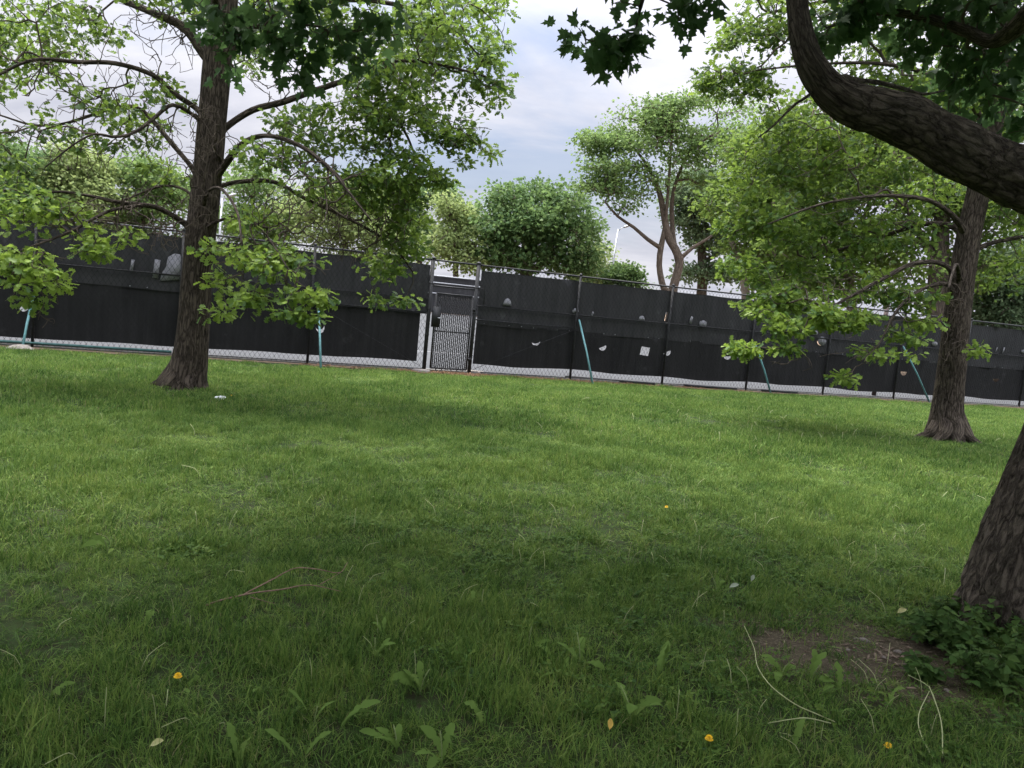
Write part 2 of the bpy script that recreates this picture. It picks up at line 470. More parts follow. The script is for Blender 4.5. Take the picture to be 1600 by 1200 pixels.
DIRT_C = on_ground(1392, 1026)
t = NT('soil_and_turf')
p = t.pos()
dv = t.n('ShaderNodeVectorMath', operation='DOT_PRODUCT'); t.l(p, dv.inputs[0]); dv.inputs[1].default_value = (-math.sin(FA), math.cos(FA), 0)
nz = t.noise(p, 1.1, 5, 0.6); nf = t.noise(p, 22, 5, 0.7); nm = t.noise(p, 5, 4)
soil = t.ramp(nf, [(0.3, (0.03, 0.024, 0.014)), (0.7, (0.082, 0.068, 0.044))])
soil = t.mix(t.ramp(t.noise(p, 90, 3), [(0.55, (0, 0, 0)), (0.7, (1, 1, 1))]), soil, (0.15, 0.125, 0.1))
turf = t.ramp(nm, [(0.3, (0.018, 0.032, 0.01)), (0.7, (0.04, 0.07, 0.018))])
turf = t.mix(t.ramp(nf, [(0.35, (1, 1, 1)), (0.55, (0, 0, 0))]), turf, (0.03, 0.026, 0.016))
edge = t.math('ADD', dv.outputs['Value'], t.math('MULTIPLY', t.math('SUBTRACT', nz, 0.5), 0.9))
near_fence = t.math('GREATER_THAN', edge, F_DIST - 0.42)
strip = t.ramp(nf, [(0.3, (0.09, 0.06, 0.04)), (0.7, (0.24, 0.175, 0.12))])
ds = t.n('ShaderNodeVectorMath', operation='DISTANCE'); t.l(t.mapping(p, (0.72, 1.0, 0)), ds.inputs[0])
ds.inputs[1].default_value = (DIRT_C[0] * 0.72, DIRT_C[1], 0)
dd = t.math('ADD', ds.outputs['Value'], t.math('MULTIPLY', t.math('SUBTRACT', t.noise(p, 3.0, 4), 0.5), 1.1))
bare = t.ramp(dd, [(0.48, (1, 1, 1)), (0.8, (0, 0, 0))])
col = t.mix(bare, turf, soil); col = t.mix(near_fence, col, strip)
M['ground'] = t.done(t.bsdf(col, 0.95, 0.1, normal=t.bump(nf, 0.8, 0.02)))
g = mesh_np('ground', np.column_stack([GX.ravel(), GY.ravel(), GZ]), loops, np.full(len(ii), 4), M['ground'], None, True)
tag(g, 'wide gently sloping park lawn soil under the grass', 'ground', kind='structure')

t = NT('court_paint')
p = t.pos()
c = t.mix(t.noise(p, 0.35, 5), (0.064, 0.066, 0.068), (0.08, 0.082, 0.084))
c = t.mix(t.ramp(t.noise(p, 6, 5, 0.7), [(0.52, (0, 0, 0)), (0.75, (1, 1, 1))]), c, (0.062, 0.064, 0.066))
M['court'] = t.done(t.bsdf(c, 0.9, 0.1))
M['line_white'] = plain_mat('line_white', (0.3, 0.3, 0.3), 0.7, var=0.06, scale=3)
mb = MB()
def fsheet(mb, s0, s1, n0, n1, h):
    mb.add([fp(s0, h, n0), fp(s1, h, n0), fp(s1, h, n1), fp(s0, h, n1)], [(0, 1, 2, 3)])
fsheet(mb, -45, 24, -53, -0.12, 0.006); fsheet(mb, 24.0, 46, -12, -0.12, 0.006)
o = mb.build('court', M['court']); tag(o, 'pale grey tennis court surface seen under the screens', 'court', kind='structure')
mb = MB()
for a, b, c_, d in ((-9, 9, -6.5, -6.4), (-9, 9, -12.0, -11.95), (-9, 9, -30.3, -30.2), (-9, -8.95, -30.2, -6.5), (8.95, 9, -30.2, -6.5),
                    (-6.9, -6.85, -30.2, -6.5), (6.85, 6.9, -30.2, -6.5), (-0.03, 0.03, -24.7, -12.0), (-30, -11, -6.5, -6.4), (11, 30, -6.5, -6.4),
                    (-9, 9, -44.5, -44.4)):
    fsheet(mb, a, b, c_, d, 0.011)
o = mb.build('court_lines', M['line_white']); tag(o, 'white painted court lines', 'court lines', kind='structure')
mb = MB()
s_prev = None
for (a, b) in ((-30, S_POST0 - 1.75), (S_POST0 - 1.75, S_POST0 + 0.1), (S_POST0 + 0.1, 45)):
    mb.box(fp((a + b) / 2, 0.02, -0.07), F_DIR, F_NRM, np.array([0, 0, 1.0]), (b - a) / 2 - 0.003, 0.09, 0.028)
M['kerb'] = plain_mat('kerb', (0.16, 0.155, 0.145), 0.9, 0.1, var=0.3, scale=14)
o = mb.build('kerb', M['kerb']); tag(o, 'low concrete edging along the foot of the fence', 'kerb', kind='structure')

# ================================================================== FENCE
M['black_vinyl'] = plain_mat('black_vinyl', (0.02, 0.0205, 0.021), 0.6, 0.25, var=0.3, scale=12)
M['wire'] = plain_mat('wire', (0.011, 0.0115, 0.012), 0.75, 0.15)
M['green_paint'] = plain_mat('green_paint', (0.085, 0.2, 0.2), 0.5, 0.35, var=0.25, scale=20)
M['green_pipe'] = plain_mat('green_pipe', (0.04, 0.11, 0.1), 0.5, 0.35, var=0.3, scale=10)
M['galv'] = plain_mat('galv', (0.42, 0.43, 0.44), 0.45, 0.5, 0.6)
M['concrete'] = plain_mat('concrete', (0.2, 0.18, 0.16), 0.9, 0.1, var=0.35, scale=18)
M['patch_grey'] = plain_mat('patch_grey', (0.2, 0.2, 0.21), 0.9, 0.1, var=0.25, scale=25)
M['patch_faint'] = plain_mat('patch_faint', (0.085, 0.086, 0.09), 0.95, 0.05, var=0.3, scale=12)
M['patch_light'] = plain_mat('patch_light', (0.7, 0.71, 0.72), 0.9, 0.1, var=0.12, scale=25)
def screen_mat(name, a, b):
    t = NT(name)
    p = t.pos()
    # coordinates along the fence: streaks are worn lines running down the cloth
    dv = t.n('ShaderNodeVectorMath', operation='DOT_PRODUCT'); t.l(p, dv.inputs[0]); dv.inputs[1].default_value = tuple(F_DIR)
    sp = t.n('ShaderNodeSeparateXYZ'); t.l(p, sp.inputs[0])
    cb = t.n('ShaderNodeCombineXYZ'); t.l(t.math('MULTIPLY', dv.outputs['Value'], 6.0), cb.inputs[0]); t.l(t.math('MULTIPLY', sp.outputs[2], 0.35), cb.inputs[1])
    st = t.noise(cb.outputs[0], 1.0, 4, 0.65)
    big = t.noise(p, 0.9, 4)
    f = t.math('ADD', t.math('MULTIPLY', st, 0.6), t.math('MULTIPLY', big, 0.4))
    c = t.ramp(f, [(0.35, a), (0.62, tuple((x + y) / 2 for x, y in zip(a, b))), (0.8, b)])
    blot = t.ramp(t.noise(p, 2.3, 5, 0.6), [(0.62, (0, 0, 0)), (0.72, (1, 1, 1))])
    c = t.mix(t.math('MULTIPLY', blot, 0.35), c, tuple(x * 1.5 for x in b))
    weave = t.noise(p, 240, 2)
    return t.done(t.bsdf(c, 0.95, 0.08, normal=t.bump(weave, 0.4, 0.004)))
M['screen_upper'] = screen_mat('screen_upper', (0.03, 0.03, 0.031), (0.068, 0.068, 0.07))
M['screen_lower'] = screen_mat('screen_lower', (0.016, 0.016, 0.016), (0.04, 0.04, 0.04))
ZV = np.array([0, 0, 1.0])
FH = 3.05

def shape_pts(kind, w, h):
    """outlines in pixels about a centre"""
    a = np.linspace(0, math.pi, 9)
    if kind == 'crescent':
        lo = [(math.cos(t_) * w / 2, math.sin(t_) * h) for t_ in a]; hi = [(math.cos(t_) * w / 2 * 0.92, math.sin(t_) * h * 0.45 + 0.3) for t_ in a[::-1][1:-1]]
        return lo + hi
    if kind == 'half': return [(math.cos(t_) * w / 2, math.sin(t_) * h) for t_ in a]
    if kind == 'dome': return [(math.cos(t_) * w / 2, -math.sin(t_) * h) for t_ in a]
    if kind == 'disc': return [(math.cos(t_) * w / 2, math.sin(t_) * h / 2) for t_ in np.linspace(0, 2 * math.pi, 15)[:-1]]
    if kind == 'rect': return [(-w / 2 + 1, -h / 2), (w / 2, -h / 2 + 1), (w / 2 - 2, h / 2), (-w / 2 - 1, h / 2 - 1)]
    if kind == 'bottle': return [(-22, 22), (-18, 8), (-13, 0), (-10, -16), (0, -22), (14, -20), (18, 0), (20, 16), (16, 18)]
def fence_poly(kind, cx, cy, w, h, rot=0, n=-0.05):
    P = []
    for x, y in shape_pts(kind, w, h):
        c, s = math.cos(R(rot)), math.sin(R(rot))
        P.append(on_fence(cx + x * c - y * s, cy + x * s + y * c, n))
    return np.array(P)
HOLES = [('crescent', 107, 431, 13, 4, 20), ('crescent', 220, 441, 14, 8, 8), ('crescent', 549, 471, 14, 6, -12), ('crescent', 645, 476, 13, 9, 8),
         ('crescent', 500, 510, 14, 11, -15), ('crescent', 838, 534, 13, 6, -5), ('half', 942, 542, 12, 6, -22), ('rect', 1009, 549, 14, 14, 5),
         ('half', 1043, 550, 12, 6, -22), ('half', 1137, 557, 11, 5, 0), ('half', 1413, 581, 10, 6, 5), ('half', 1558, 592, 9, 5, 0), ('rect', 1042, 495, 4, 15, 5),
         ('half', 1283, 533, 12, 7, 0), ('half', 1149, 556, 9, 5, -10), ('half', 37, 476, 18, 11, 10)]
PATCHES = [('rect', 207, 415, 6, 20, 4), ('rect', 245, 420, 10, 30, 4), ('bottle', 272, 418, 1, 1, 2), ('dome', 792, 477, 13, 11, 6), ('disc', 899, 486, 10, 9, 0),
           ('rect', 926, 490, 4, 7, 0), ('dome', 1002, 500, 10, 7, 6), ('disc', 1098, 506, 12, 11, 0), ('rect', 1080, 500, 5, 12, 4), ('disc', 1273, 520, 9, 8, 0),
           ('disc', 1284, 533, 13, 14, 0), ('disc', 1460, 537, 9, 7, 0), ('disc', 1531, 544, 8, 7, 0), ('rect', 1568, 547, 3, 10, 4), ('disc', 1598, 549, 6, 6, 0), ('rect', 1557, 546, 2, 8, 4),
           ('rect', 858, 437, 30, 9, 7), ('rect', 1018, 458, 26, 8, 7), ('rect', 958, 510, 20, 12, 6), ('rect', 1130, 470, 18, 8, 7)]

def in_poly(P, poly):
    x, y = P[:, 0], P[:, 1]; ins = np.zeros(len(P), bool); j = len(poly) - 1
    for i in range(len(poly)):
        xi, yi = poly[i]; xj, yj = poly[j]
        ins ^= ((yi > y) != (yj > y)) & (x < (xj - xi) * (y - yi) / (yj - yi + 1e-12) + xi)
        j = i
    return ins
def screen(name, mat, parent, s0, s1, h_lo, h_hi, n, holes, lo_wave=0.02, seed=0.0):
    def lo(s): return h_lo(s) + lo_wave * (np.sin(s * 2.0 + seed) * 0.5 + np.abs(np.sin(s * math.pi / BAY * 1.0)) * 0.9)
    def hi(s): return h_hi(s) - 0.018 * np.abs(np.sin(s * math.pi / BAY * 2))
    ss = np.linspace(s0, s1, max(3, int((s1 - s0) / 0.24)))
    pts = []; 
    K = 7
    for s in ss:
        for k in range(K): pts.append((s, lo(s) + (hi(s) - lo(s)) * k / (K - 1)))
    m = len(ss)
    edges = [(i * K, (i + 1) * K) for i in range(m - 1)] + [(i * K + K - 1, (i + 1) * K + K - 1) for i in range(m - 1)] \
        + [(k, k + 1) for k in range(K - 1)] + [((m - 1) * K + k, (m - 1) * K + k + 1) for k in range(K - 1)]
    polys = []
    for poly in holes:
        if poly[:, 0].min() < s0 + 0.05 or poly[:, 0].max() > s1 - 0.05: continue
        cm = poly.mean(0)
        if not (lo(cm[0]) + 0.05 < poly[:, 1].min() and poly[:, 1].max() < hi(cm[0]) - 0.03): continue
        b = len(pts); pts += [tuple(q) for q in poly]; q = len(poly)
        edges += [(b + i, b + (i + 1) % q) for i in range(q)]; polys.append(poly)
    vv, _, ff, _, _, _ = geometry.delaunay_2d_cdt([Vector(q) for q in pts], edges, [], 0, 1e-5)
    vv = np.array([tuple(q) for q in vv]); ff = np.array([tuple(q) for q in ff])
    cen = vv[ff].mean(1)
    keep = (cen[:, 1] > lo(cen[:, 0]) - 1e-6) & (cen[:, 1] < hi(cen[:, 0]) + 1e-6)
    for poly in polys: keep &= ~in_poly(cen, poly)
    ff = ff[keep]
    rip = 0.085 * (fbm(np.column_stack([vv[:, 0] * 1.6, vv[:, 1] * 0.7, np.full(len(vv), seed)]), 2) - 0.5) - 0.02
    V = F_ORG + vv[:, 0:1] * F_DIR + (n + rip)[:, None] * F_NRM + vv[:, 1:2] * ZV
    return mesh_np(name, V, ff.ravel(), np.full(len(ff), 3), mat, parent, True)

def chain_link(parent, s0, s1, h0, h1, n, dia=0.12, r=0.0034):
    P0 = []; P1 = []
    H = h1 - h0; sl = 1.55                     # rise over run of each wire
    run = H / sl
    for sg in (1, -1):
        for s in np.arange(s0 - run, s1 + run, dia):
            a, b = (s, h0), (s + run * 1.0, h1)
            if sg < 0: a, b = (s + run, h0), (s, h1)
            # clip to s0..s1
            (xa, ya), (xb, yb) = a, b
            def cl(x0, y0, x1, y1):
                t0, t1 = 0.0, 1.0; dx = x1 - x0
                for q, lim in ((-dx, x0 - s0), (dx, s1 - x0)):
                    if abs(q) < 1e-9: continue
                    tt = lim / q
                    if q < 0: t0 = max(t0, tt)
                    else: t1 = min(t1, tt)
                return t0, t1
            t0, t1 = cl(xa, ya, xb, yb)
            if t1 - t0 < 0.01: continue
            off = n + 0.003 * sg
            P0.append(fp(xa + (xb - xa) * t0, ya + (yb - ya) * t0, off)); P1.append(fp(xa + (xb - xa) * t1, ya + (yb - ya) * t1, off))
    V, L, T = prisms(np.array(P0), np.array(P1), np.full(len(P0), r), np.full(len(P0), r), 4)
    return mesh_np('chain_link', V, L, T, M['wire'], parent)

def post(parent, s, r=0.036, h=FH, cap=True, n=0.0):
    mb = MB()
    mb.tube([fp(s, -0.1, n), fp(s, h + 0.03, n)], r, 10)
    if cap: mb.tube([fp(s, h + 0.03, n), fp(s, h + 0.05, n), fp(s, h + 0.075, n), fp(s, h + 0.09, n)], [r * 1.25, r * 1.3, r * 0.9, r * 0.25], 10)
    for hh in (0.45, 1.0, 1.7, 2.4): mb.tube([fp(s, hh, n), fp(s, hh + 0.02, n)], r * 1.18, 10)
    return mb.build('post', M['black_vinyl'], parent, False)

S_GL = on_fence(662, 579)[0]            # post left of the gate
S_GR = S_POST0                          # post right of the gate
hole_polys = [fence_poly(k, x, y, w, h, rot, -0.05) for k, x, y, w, h, rot in HOLES]

def patches_on(parent, lo, hi):
    for k, x, y, w, h, rot in PATCHES:
        P = fence_poly(k, x, y, w, h, rot, -0.03)
        if not (lo < P[:, 0].mean() < hi) or (k == 'rect' and w > 15): continue
        q = len(P); mb = MB()
        V = [fp(a, b, -0.010) for a, b in P] + [fp(a, b, -0.014) for a, b in P]
        mb.add(V, [tuple(range(q)), tuple(range(2 * q - 1, q - 1, -1))] + [(i, q + i, q + (i + 1) % q, (i + 1) % q) for i in range(q)])
        pale = k in ('rect',) and w > 15
        mb.build('patch', M['patch_faint'] if pale else M['patch_grey'], parent)

def fence_run(label, s0, s1, posts, gap, rail_h, seam_h, mid_rail, screen_s):
    root = empty('fence', fp((s0 + s1) / 2, 0))
    tag(root, label, 'fence', 'black screened fences round the tennis courts')
    for s in posts: post(root, s, 0.056 if abs(s - S_GR) < 0.01 or abs(s - S_GL) < 0.01 else 0.036)
    for h, r, nm in ((FH, 0.024, 'top_rail'), (rail_h, 0.019, 'middle_rail'), (0.055, 0.014, 'bottom_rail')):
        mb = MB(); mb.tube([fp(s0, h), fp((s0 + s1) / 2, h), fp(s1, h)], r, 8); mb.build(nm, M['black_vinyl'], root, True)
    for (a, b, h) in mid_rail:
        mb = MB(); mb.tube([fp(a, h, 0.0), fp(b, h, 0.0)], 0.019, 8); mb.build('brace_rail', M['black_vinyl'], root, True)
    chain_link(root, s0, s1, 0.04, FH, 0.043)
    a, b = screen_s
    sc = screen('windscreen', M['screen_upper'], root, a, min(s1 - 0.05, b + 0.4), lambda s: seam_h - 0.05 + 0 * s, lambda s: FH - 0.13 + 0 * s, -0.045, hole_polys, 0.012, s0)
    tag(sc, 'upper faded charcoal windscreen cloth')
    sc = screen('windscreen', M['screen_lower'], root, a, b, gap, lambda s: seam_h + 0.02 + 0 * s, -0.062, hole_polys, 0.028, s0 + 5)
    tag(sc, 'lower black windscreen cloth with wavy hem')
    # grommets along the seam
    mb = MB()
    for s in np.arange(a + 0.2, b, 0.38):
        if math.sin(s * 12.3) > -0.2: mb.box(fp(s, seam_h, -0.036), F_DIR, F_NRM, ZV, 0.008, 0.004, 0.008)
    gm = mb.build('grommets', M['galv'], root); tag(gm, kind='stuff')
    patches_on(root, s0, s1)
    return root
posts_l = [S_GL - BAY * k for k in range(0, 9)]
posts_r = [S_GR + BAY * k for k in range(0, 13)]
fl = fence_run('long black screened chain-link fence left of the gate, behind the big left tree', posts_l[-1], S_GL, posts_l,
               lambda s: 0.25 + 0.006 * s, 1.98, 1.62, [(S_GL - BAY, S_GL, 1.62)], (posts_l[-1] + 0.05, on_fence(654, 540)[0]))
fr = fence_run('long black screened chain-link fence right of the gate, running behind the right tree', S_GR, posts_r[-1], posts_r,
               lambda s: 0.25 - 0.002 * s + 0.02 * np.sin(s * 0.8), 1.92, 1.44, [(S_GR, S_GR + BAY, 1.53)], (S_GR + 0.12, posts_r[-1] - 0.05))
# tension rods across the first bays, and the little frame by the gate post
mb = MB(); mb.tube([fp(S_GL - 0.1, 0.12, 0.02), fp(S_GL - BAY, 1.60, 0.02)], 0.006, 6); mb.build('truss_rod', M['black_vinyl'], fl)
mb = MB(); mb.tube([fp(S_GR + 0.1, 0.12, 0.02), fp(S_GR + BAY, 1.50, 0.02)], 0.006, 6); mb.build('truss_rod', M['black_vinyl'], fr)
mb = MB(); a = on_fence(757, 451); b = on_fence(755, 476); mb.tube([fp(S_GR, a[1], 0.05), fp(a[0], a[1], 0.05), fp(b[0], b[1], 0.05)], 0.014, 6)
mb.build('bracket', M['black_vinyl'], fr)
mb = MB(); a = on_fence(0, 538); b = on_fence(268, 553)
mb.tube([fp(posts_l[-1], a[1], 0.11), fp(a[0], 0.1, 0.11), fp(b[0], 0.1, 0.11)], 0.03, 8); gp = mb.build('base_pipe', M['green_pipe'], fl, True)
tag(gp, 'dull green pipe along the foot of the fence')
# loose boards lying at the foot of the right fence
for (x0, y0, x1, y1) in ((883, 590, 1022, 601), (1068, 603, 1150, 609), (1190, 611, 1245, 615)):
    a = on_ground(x0, y0 + 1); b = on_ground(x1, y1 + 1); d = b - a; L = np.linalg.norm(d); d /= L; q = np.cross(ZV, d); q /= np.linalg.norm(q)
    mb = MB(); mb.box((a + b) / 2 + ZV * 0.05, d, q, np.cross(d, q), L / 2, 0.05, 0.03)
    o = mb.build('weathered_board', M['black_vinyl']); 
    tag(o, {883: 'longest dark board lying at the foot of the fence right of the gate', 1068: 'short dark board on the ground by the third green brace pole, on its left',
            1190: 'shortest dark board on the ground just right of the third green brace pole'}[x0], 'board', 'dark boards lying along the fence foot')

# bar over the gate opening
tr = empty('overhead_bars', fp((S_GL + S_GR) / 2, 2.3)); tag(tr, 'black pipe bars crossing above the gate between its posts', 'pipe bars')
for h in (FH, 2.36):
    mb = MB(); mb.tube([fp(S_GL, h, 0.002), fp(S_GR, h, 0.002)], 0.024, 8); mb.build('bar', M['black_vinyl'], tr, True)
# gate leaf
sa, sb = on_fence(672, 577, 0.06)[0], on_fence(728, 580, 0.06)[0]
gt = empty('gate', fp((sa + sb) / 2, 0)); tag(gt, 'narrow black metal gate with vertical slats, closed between the two fences', 'gate')
GH0, GH1 = 0.10, 2.16
mb = MB()
for s in (sa, sb): mb.tube([fp(s, GH0, 0.06), fp(s, GH1, 0.06)], 0.026, 8)
for h in (GH0, 1.13, GH1): mb.tube([fp(sa, h, 0.06), fp(sb, h, 0.06)], 0.024 if h != 1.13 else 0.018, 8)
mb.build('frame', M['black_vinyl'], gt, True)
ns = 18
P = np.linspace(sa + 0.05, sb - 0.05, ns)
for k, s in enumerate(P):
    mb = MB(); mb.box(fp(s, (GH0 + GH1) / 2 - 0.04 + 0.02 * math.sin(k * 2.3), 0.05), F_DIR, F_NRM, ZV, 0.0145, 0.003, (GH1 - GH0) / 2 - 0.01)
    mb.build('slat', M['black_vinyl'], gt)
chain_link(gt, sa, sb, GH0, GH1, 0.075, 0.075, 0.0034)
mb = MB(); c0 = on_fence(681, 495, 0.12); mb.box(fp(c0[0], c0[1], 0.12), F_DIR, F_NRM, ZV, 0.11, 0.04, 0.28)
lock = mb.build('lock_box', M['black_vinyl'], gt)
mb = MB(); mb.tube([fp(c0[0] + 0.04, c0[1] - 0.02, 0.165), fp(c0[0] + 0.04, c0[1] - 0.02, 0.2), fp(c0[0] + 0.15, c0[1] - 0.02, 0.2)], 0.012, 6); mb.build('handle', M['galv'], lock)
for h in (0.4, 1.8):
    mb = MB(); mb.box(fp(sb + 0.06, h, 0.05), F_DIR, F_NRM, ZV, 0.05, 0.02, 0.035); mb.build('hinge', M['black_vinyl'], gt)
# stone pads either side of the gate
for (x, y, w, lab) in ((659, 581, 0.22, 'rough concrete pad at the foot of the left gate post'), (741, 583, 0.26, 'rough concrete pad at the foot of the right gate post')):
    p0 = on_ground(x, y); p0[2] = gz(p0[0], p0[1])
    mb = MB(); n_ = 11; th = np.arange(n_) / n_ * 2 * math.pi; rr = w * (0.8 + 0.3 * rng.random(n_))
    for k, (hh, f) in enumerate(((-0.03, 1.05), (0.05, 1.0), (0.075, 0.86))): pass
    rings = [np.column_stack([p0[0] + rr * f * np.cos(th) * 1.2, p0[1] + rr * f * 0.7 * np.sin(th), np.full(n_, p0[2] + hh)]) for hh, f in ((-0.03, 1.05), (0.045, 1.0), (0.07, 0.84))]
    fc = [(i * n_ + j, i * n_ + (j + 1) % n_, (i + 1) * n_ + (j + 1) % n_, (i + 1) * n_ + j) for i in range(2) for j in range(n_)] + [tuple(2 * n_ + j for j in range(n_))]
    mb.add(np.concatenate(rings), fc); o = mb.build('concrete_pad', M['concrete']); tag(o, lab, 'pad')
# green brace poles leaning on the fence
BR = [((33, 548), (52, 462), 'green brace pole at the far left, standing in a concrete lump'),
      ((502, 578), (497, 462), 'nearly upright green brace pole between the left tree and the gate'),
      ((928, 601), (905, 500), 'green brace pole nearest the gate on its right side'),
      ((1206, 614), (1181, 540), 'green brace pole between the gate and the right tree, its top behind oak leaves'),
      ((1455, 629), (1411, 541), 'green brace pole whose foot is hidden beside the right tree trunk')]
for (bx, by), (tx, ty), lab in BR:
    b = on_ground(bx, by); s, h = on_fence(tx, ty, 0.075); a = fp(s, h, 0.075)
    root = empty('brace_pole', b); tag(root, lab, 'brace pole', 'green poles bracing the fence')
    mb = MB(); mb.tube([b - ZV * 0.1, (a + b) / 2 + F_NRM * 0.01, a], 0.029, 10); mb.build('pole', M['green_paint'], root, True)
    mb = MB(); mb.tube([a, a - F_NRM * 0.07], 0.035, 8); mb.build('clamp', M['black_vinyl'], root)
    if bx == 33:
        mb = MB(); pts = [b + ZV * z for z in (-0.06, 0.0, 0.07, 0.12, 0.14)]
        mb.tube(pts, [0.3, 0.31, 0.26, 0.15, 0.04], 11, True, lambda th, ln, rr, sd: 1 + 0.18 * np.sin(th * 3 + ln * 9) * np.ones_like(rr)); mb.build('footing', M['concrete'], root)
# far fence across the courts
root = empty('far_fence', fp(2, 0, -52)); tag(root, 'distant dark screened fence on the far side of the courts, seen above the gate', 'fence', 'black screened fences round the tennis courts')
mb = MB()
ss = np.linspace(-34, 36, 60); hs = np.array([0.05, 1.2, 2.3, 3.5])
V = [fp(s, h, -52 + 0.05 * math.sin(s * 1.3 + h)) for s in ss for h in hs]
mb.add(V, [(i * 4 + k, (i + 1) * 4 + k, (i + 1) * 4 + k + 1, i * 4 + k + 1) for i in range(59) for k in range(3)]); mb.build('windscreen', M['screen_upper'], root, True)
for h in (3.55, 2.9, 1.9):
    mb = MB(); mb.tube([fp(-34, h, -51.85), fp(36, h, -51.85)], 0.06, 6); mb.build('rail', M['galv'], root, True)
for s in np.arange(-34, 37, 7.0):
    mb = MB(); mb.tube([fp(s, 0, -52.15), fp(s, 3.6, -52.15)], 0.06, 6); mb.build('post', M['black_vinyl'], root, True)
# dark stub post just behind the right fence
s, h = on_fence(1383, 468); b = at(1383, 500, F_ORG[1] + s * F_DIR[1] + 1.2); tp = at(1384, 468, b[1])
mb = MB(); gb = np.array([b[0], b[1], FZ]); mb.tube([gb, np.array([b[0], b[1], tp[2]])], 0.075, 12); mb.tube([np.array([b[0], b[1], tp[2]]), np.array([b[0], b[1], tp[2] + 0.04])], [0.085, 0.06], 12)
o = mb.build('court_post', plain_mat('rust_brown', (0.06, 0.04, 0.035), 0.7)); tag(o, 'short dark brown post rising just behind the right fence', 'post')
# light poles
for (bx, by, tx, ty, Y, w, lab) in ((953, 440, 966, 358, 96, 3.6, 'pale slanting light pole with a short arm beyond the right fence'), (343, 372, 347, 310, 80, 2.4, 'thin white light pole beyond the fence just right of the left trunk')):
    tp = at(tx, ty, Y); bs = at(bx, by, Y); d = (tp - bs); k = (FZ - bs[2]) / d[2]; gb = bs + d * k
    root = empty('light_pole', gb); tag(root, lab, 'light pole')
    mb = MB(); mb.tube([gb, tp], [0.17, 0.09], 10); mb.build('pole', M['galv'], root, True)
    ex = at(tx + 9, ty - 3, Y)
    mb = MB(); mb.tube([tp - d * 0.05, (tp + ex) / 2, ex], [0.05, 0.05, 0.04], 6); arm = mb.build('arm', M['galv'], root, True)
    mb = MB(); e = ex - tp; e /= np.linalg.norm(e); mb.tube([ex - e * 0.1, ex + e * 0.2, ex + e * 0.7, ex + e * 0.8], [0.06, 0.14, 0.12, 0.05], 8); mb.build('lamp_head', M['galv'], arm, True)

# ================================================================== BIG TREES ON THE LAWN
def base_flare(V_paths): return V_paths
def oak_rough(seed_amp=0.05):
    return bark_rough(seed_amp, 8, 1.6)
LB = on_ground(287, 606); LY = LB[1]
RB = on_ground(1476, 688); RY = RB[1]
NB = on_ground(1600, 985); NY = NB[1]

def roots(root, base, r, angs, mat, ln=0.5):
    """low root ridges running out from the foot of a trunk"""
    mb = MB()
    for a, k in angs:
        d = np.array([math.cos(a), math.sin(a), 0]); P = []
        for t_, hh in ((0.3, 0.42), (0.75, 0.2), (1.05, 0.075), (1.35 + 0.3 * k, 0.0), (1.7 + ln * k, -0.06)):
            q = base + d * r * t_; q = q + np.array([-d[1], d[0], 0]) * 0.05 * math.sin(t_ * 5 + a)
            P.append([q[0], q[1], gz(q[0], q[1]) + hh * r / 0.35])
        mb.tube(catmull(P, 0.06), np.interp(np.linspace(0, 1, len(catmull(P, 0.06))), [0, 0.5, 1], [r * 0.42, r * 0.3, r * 0.08]), 9, True, bark_rough(0.12, 5, 3), a)
    return mb.build('root_flare', mat, root, True)

def layered(P, cut):
    """keep clusters in uneven flat sprays with gaps between them"""
    return P[fbm(P * np.array([0.75, 0.75, 2.0]), 2) > cut]
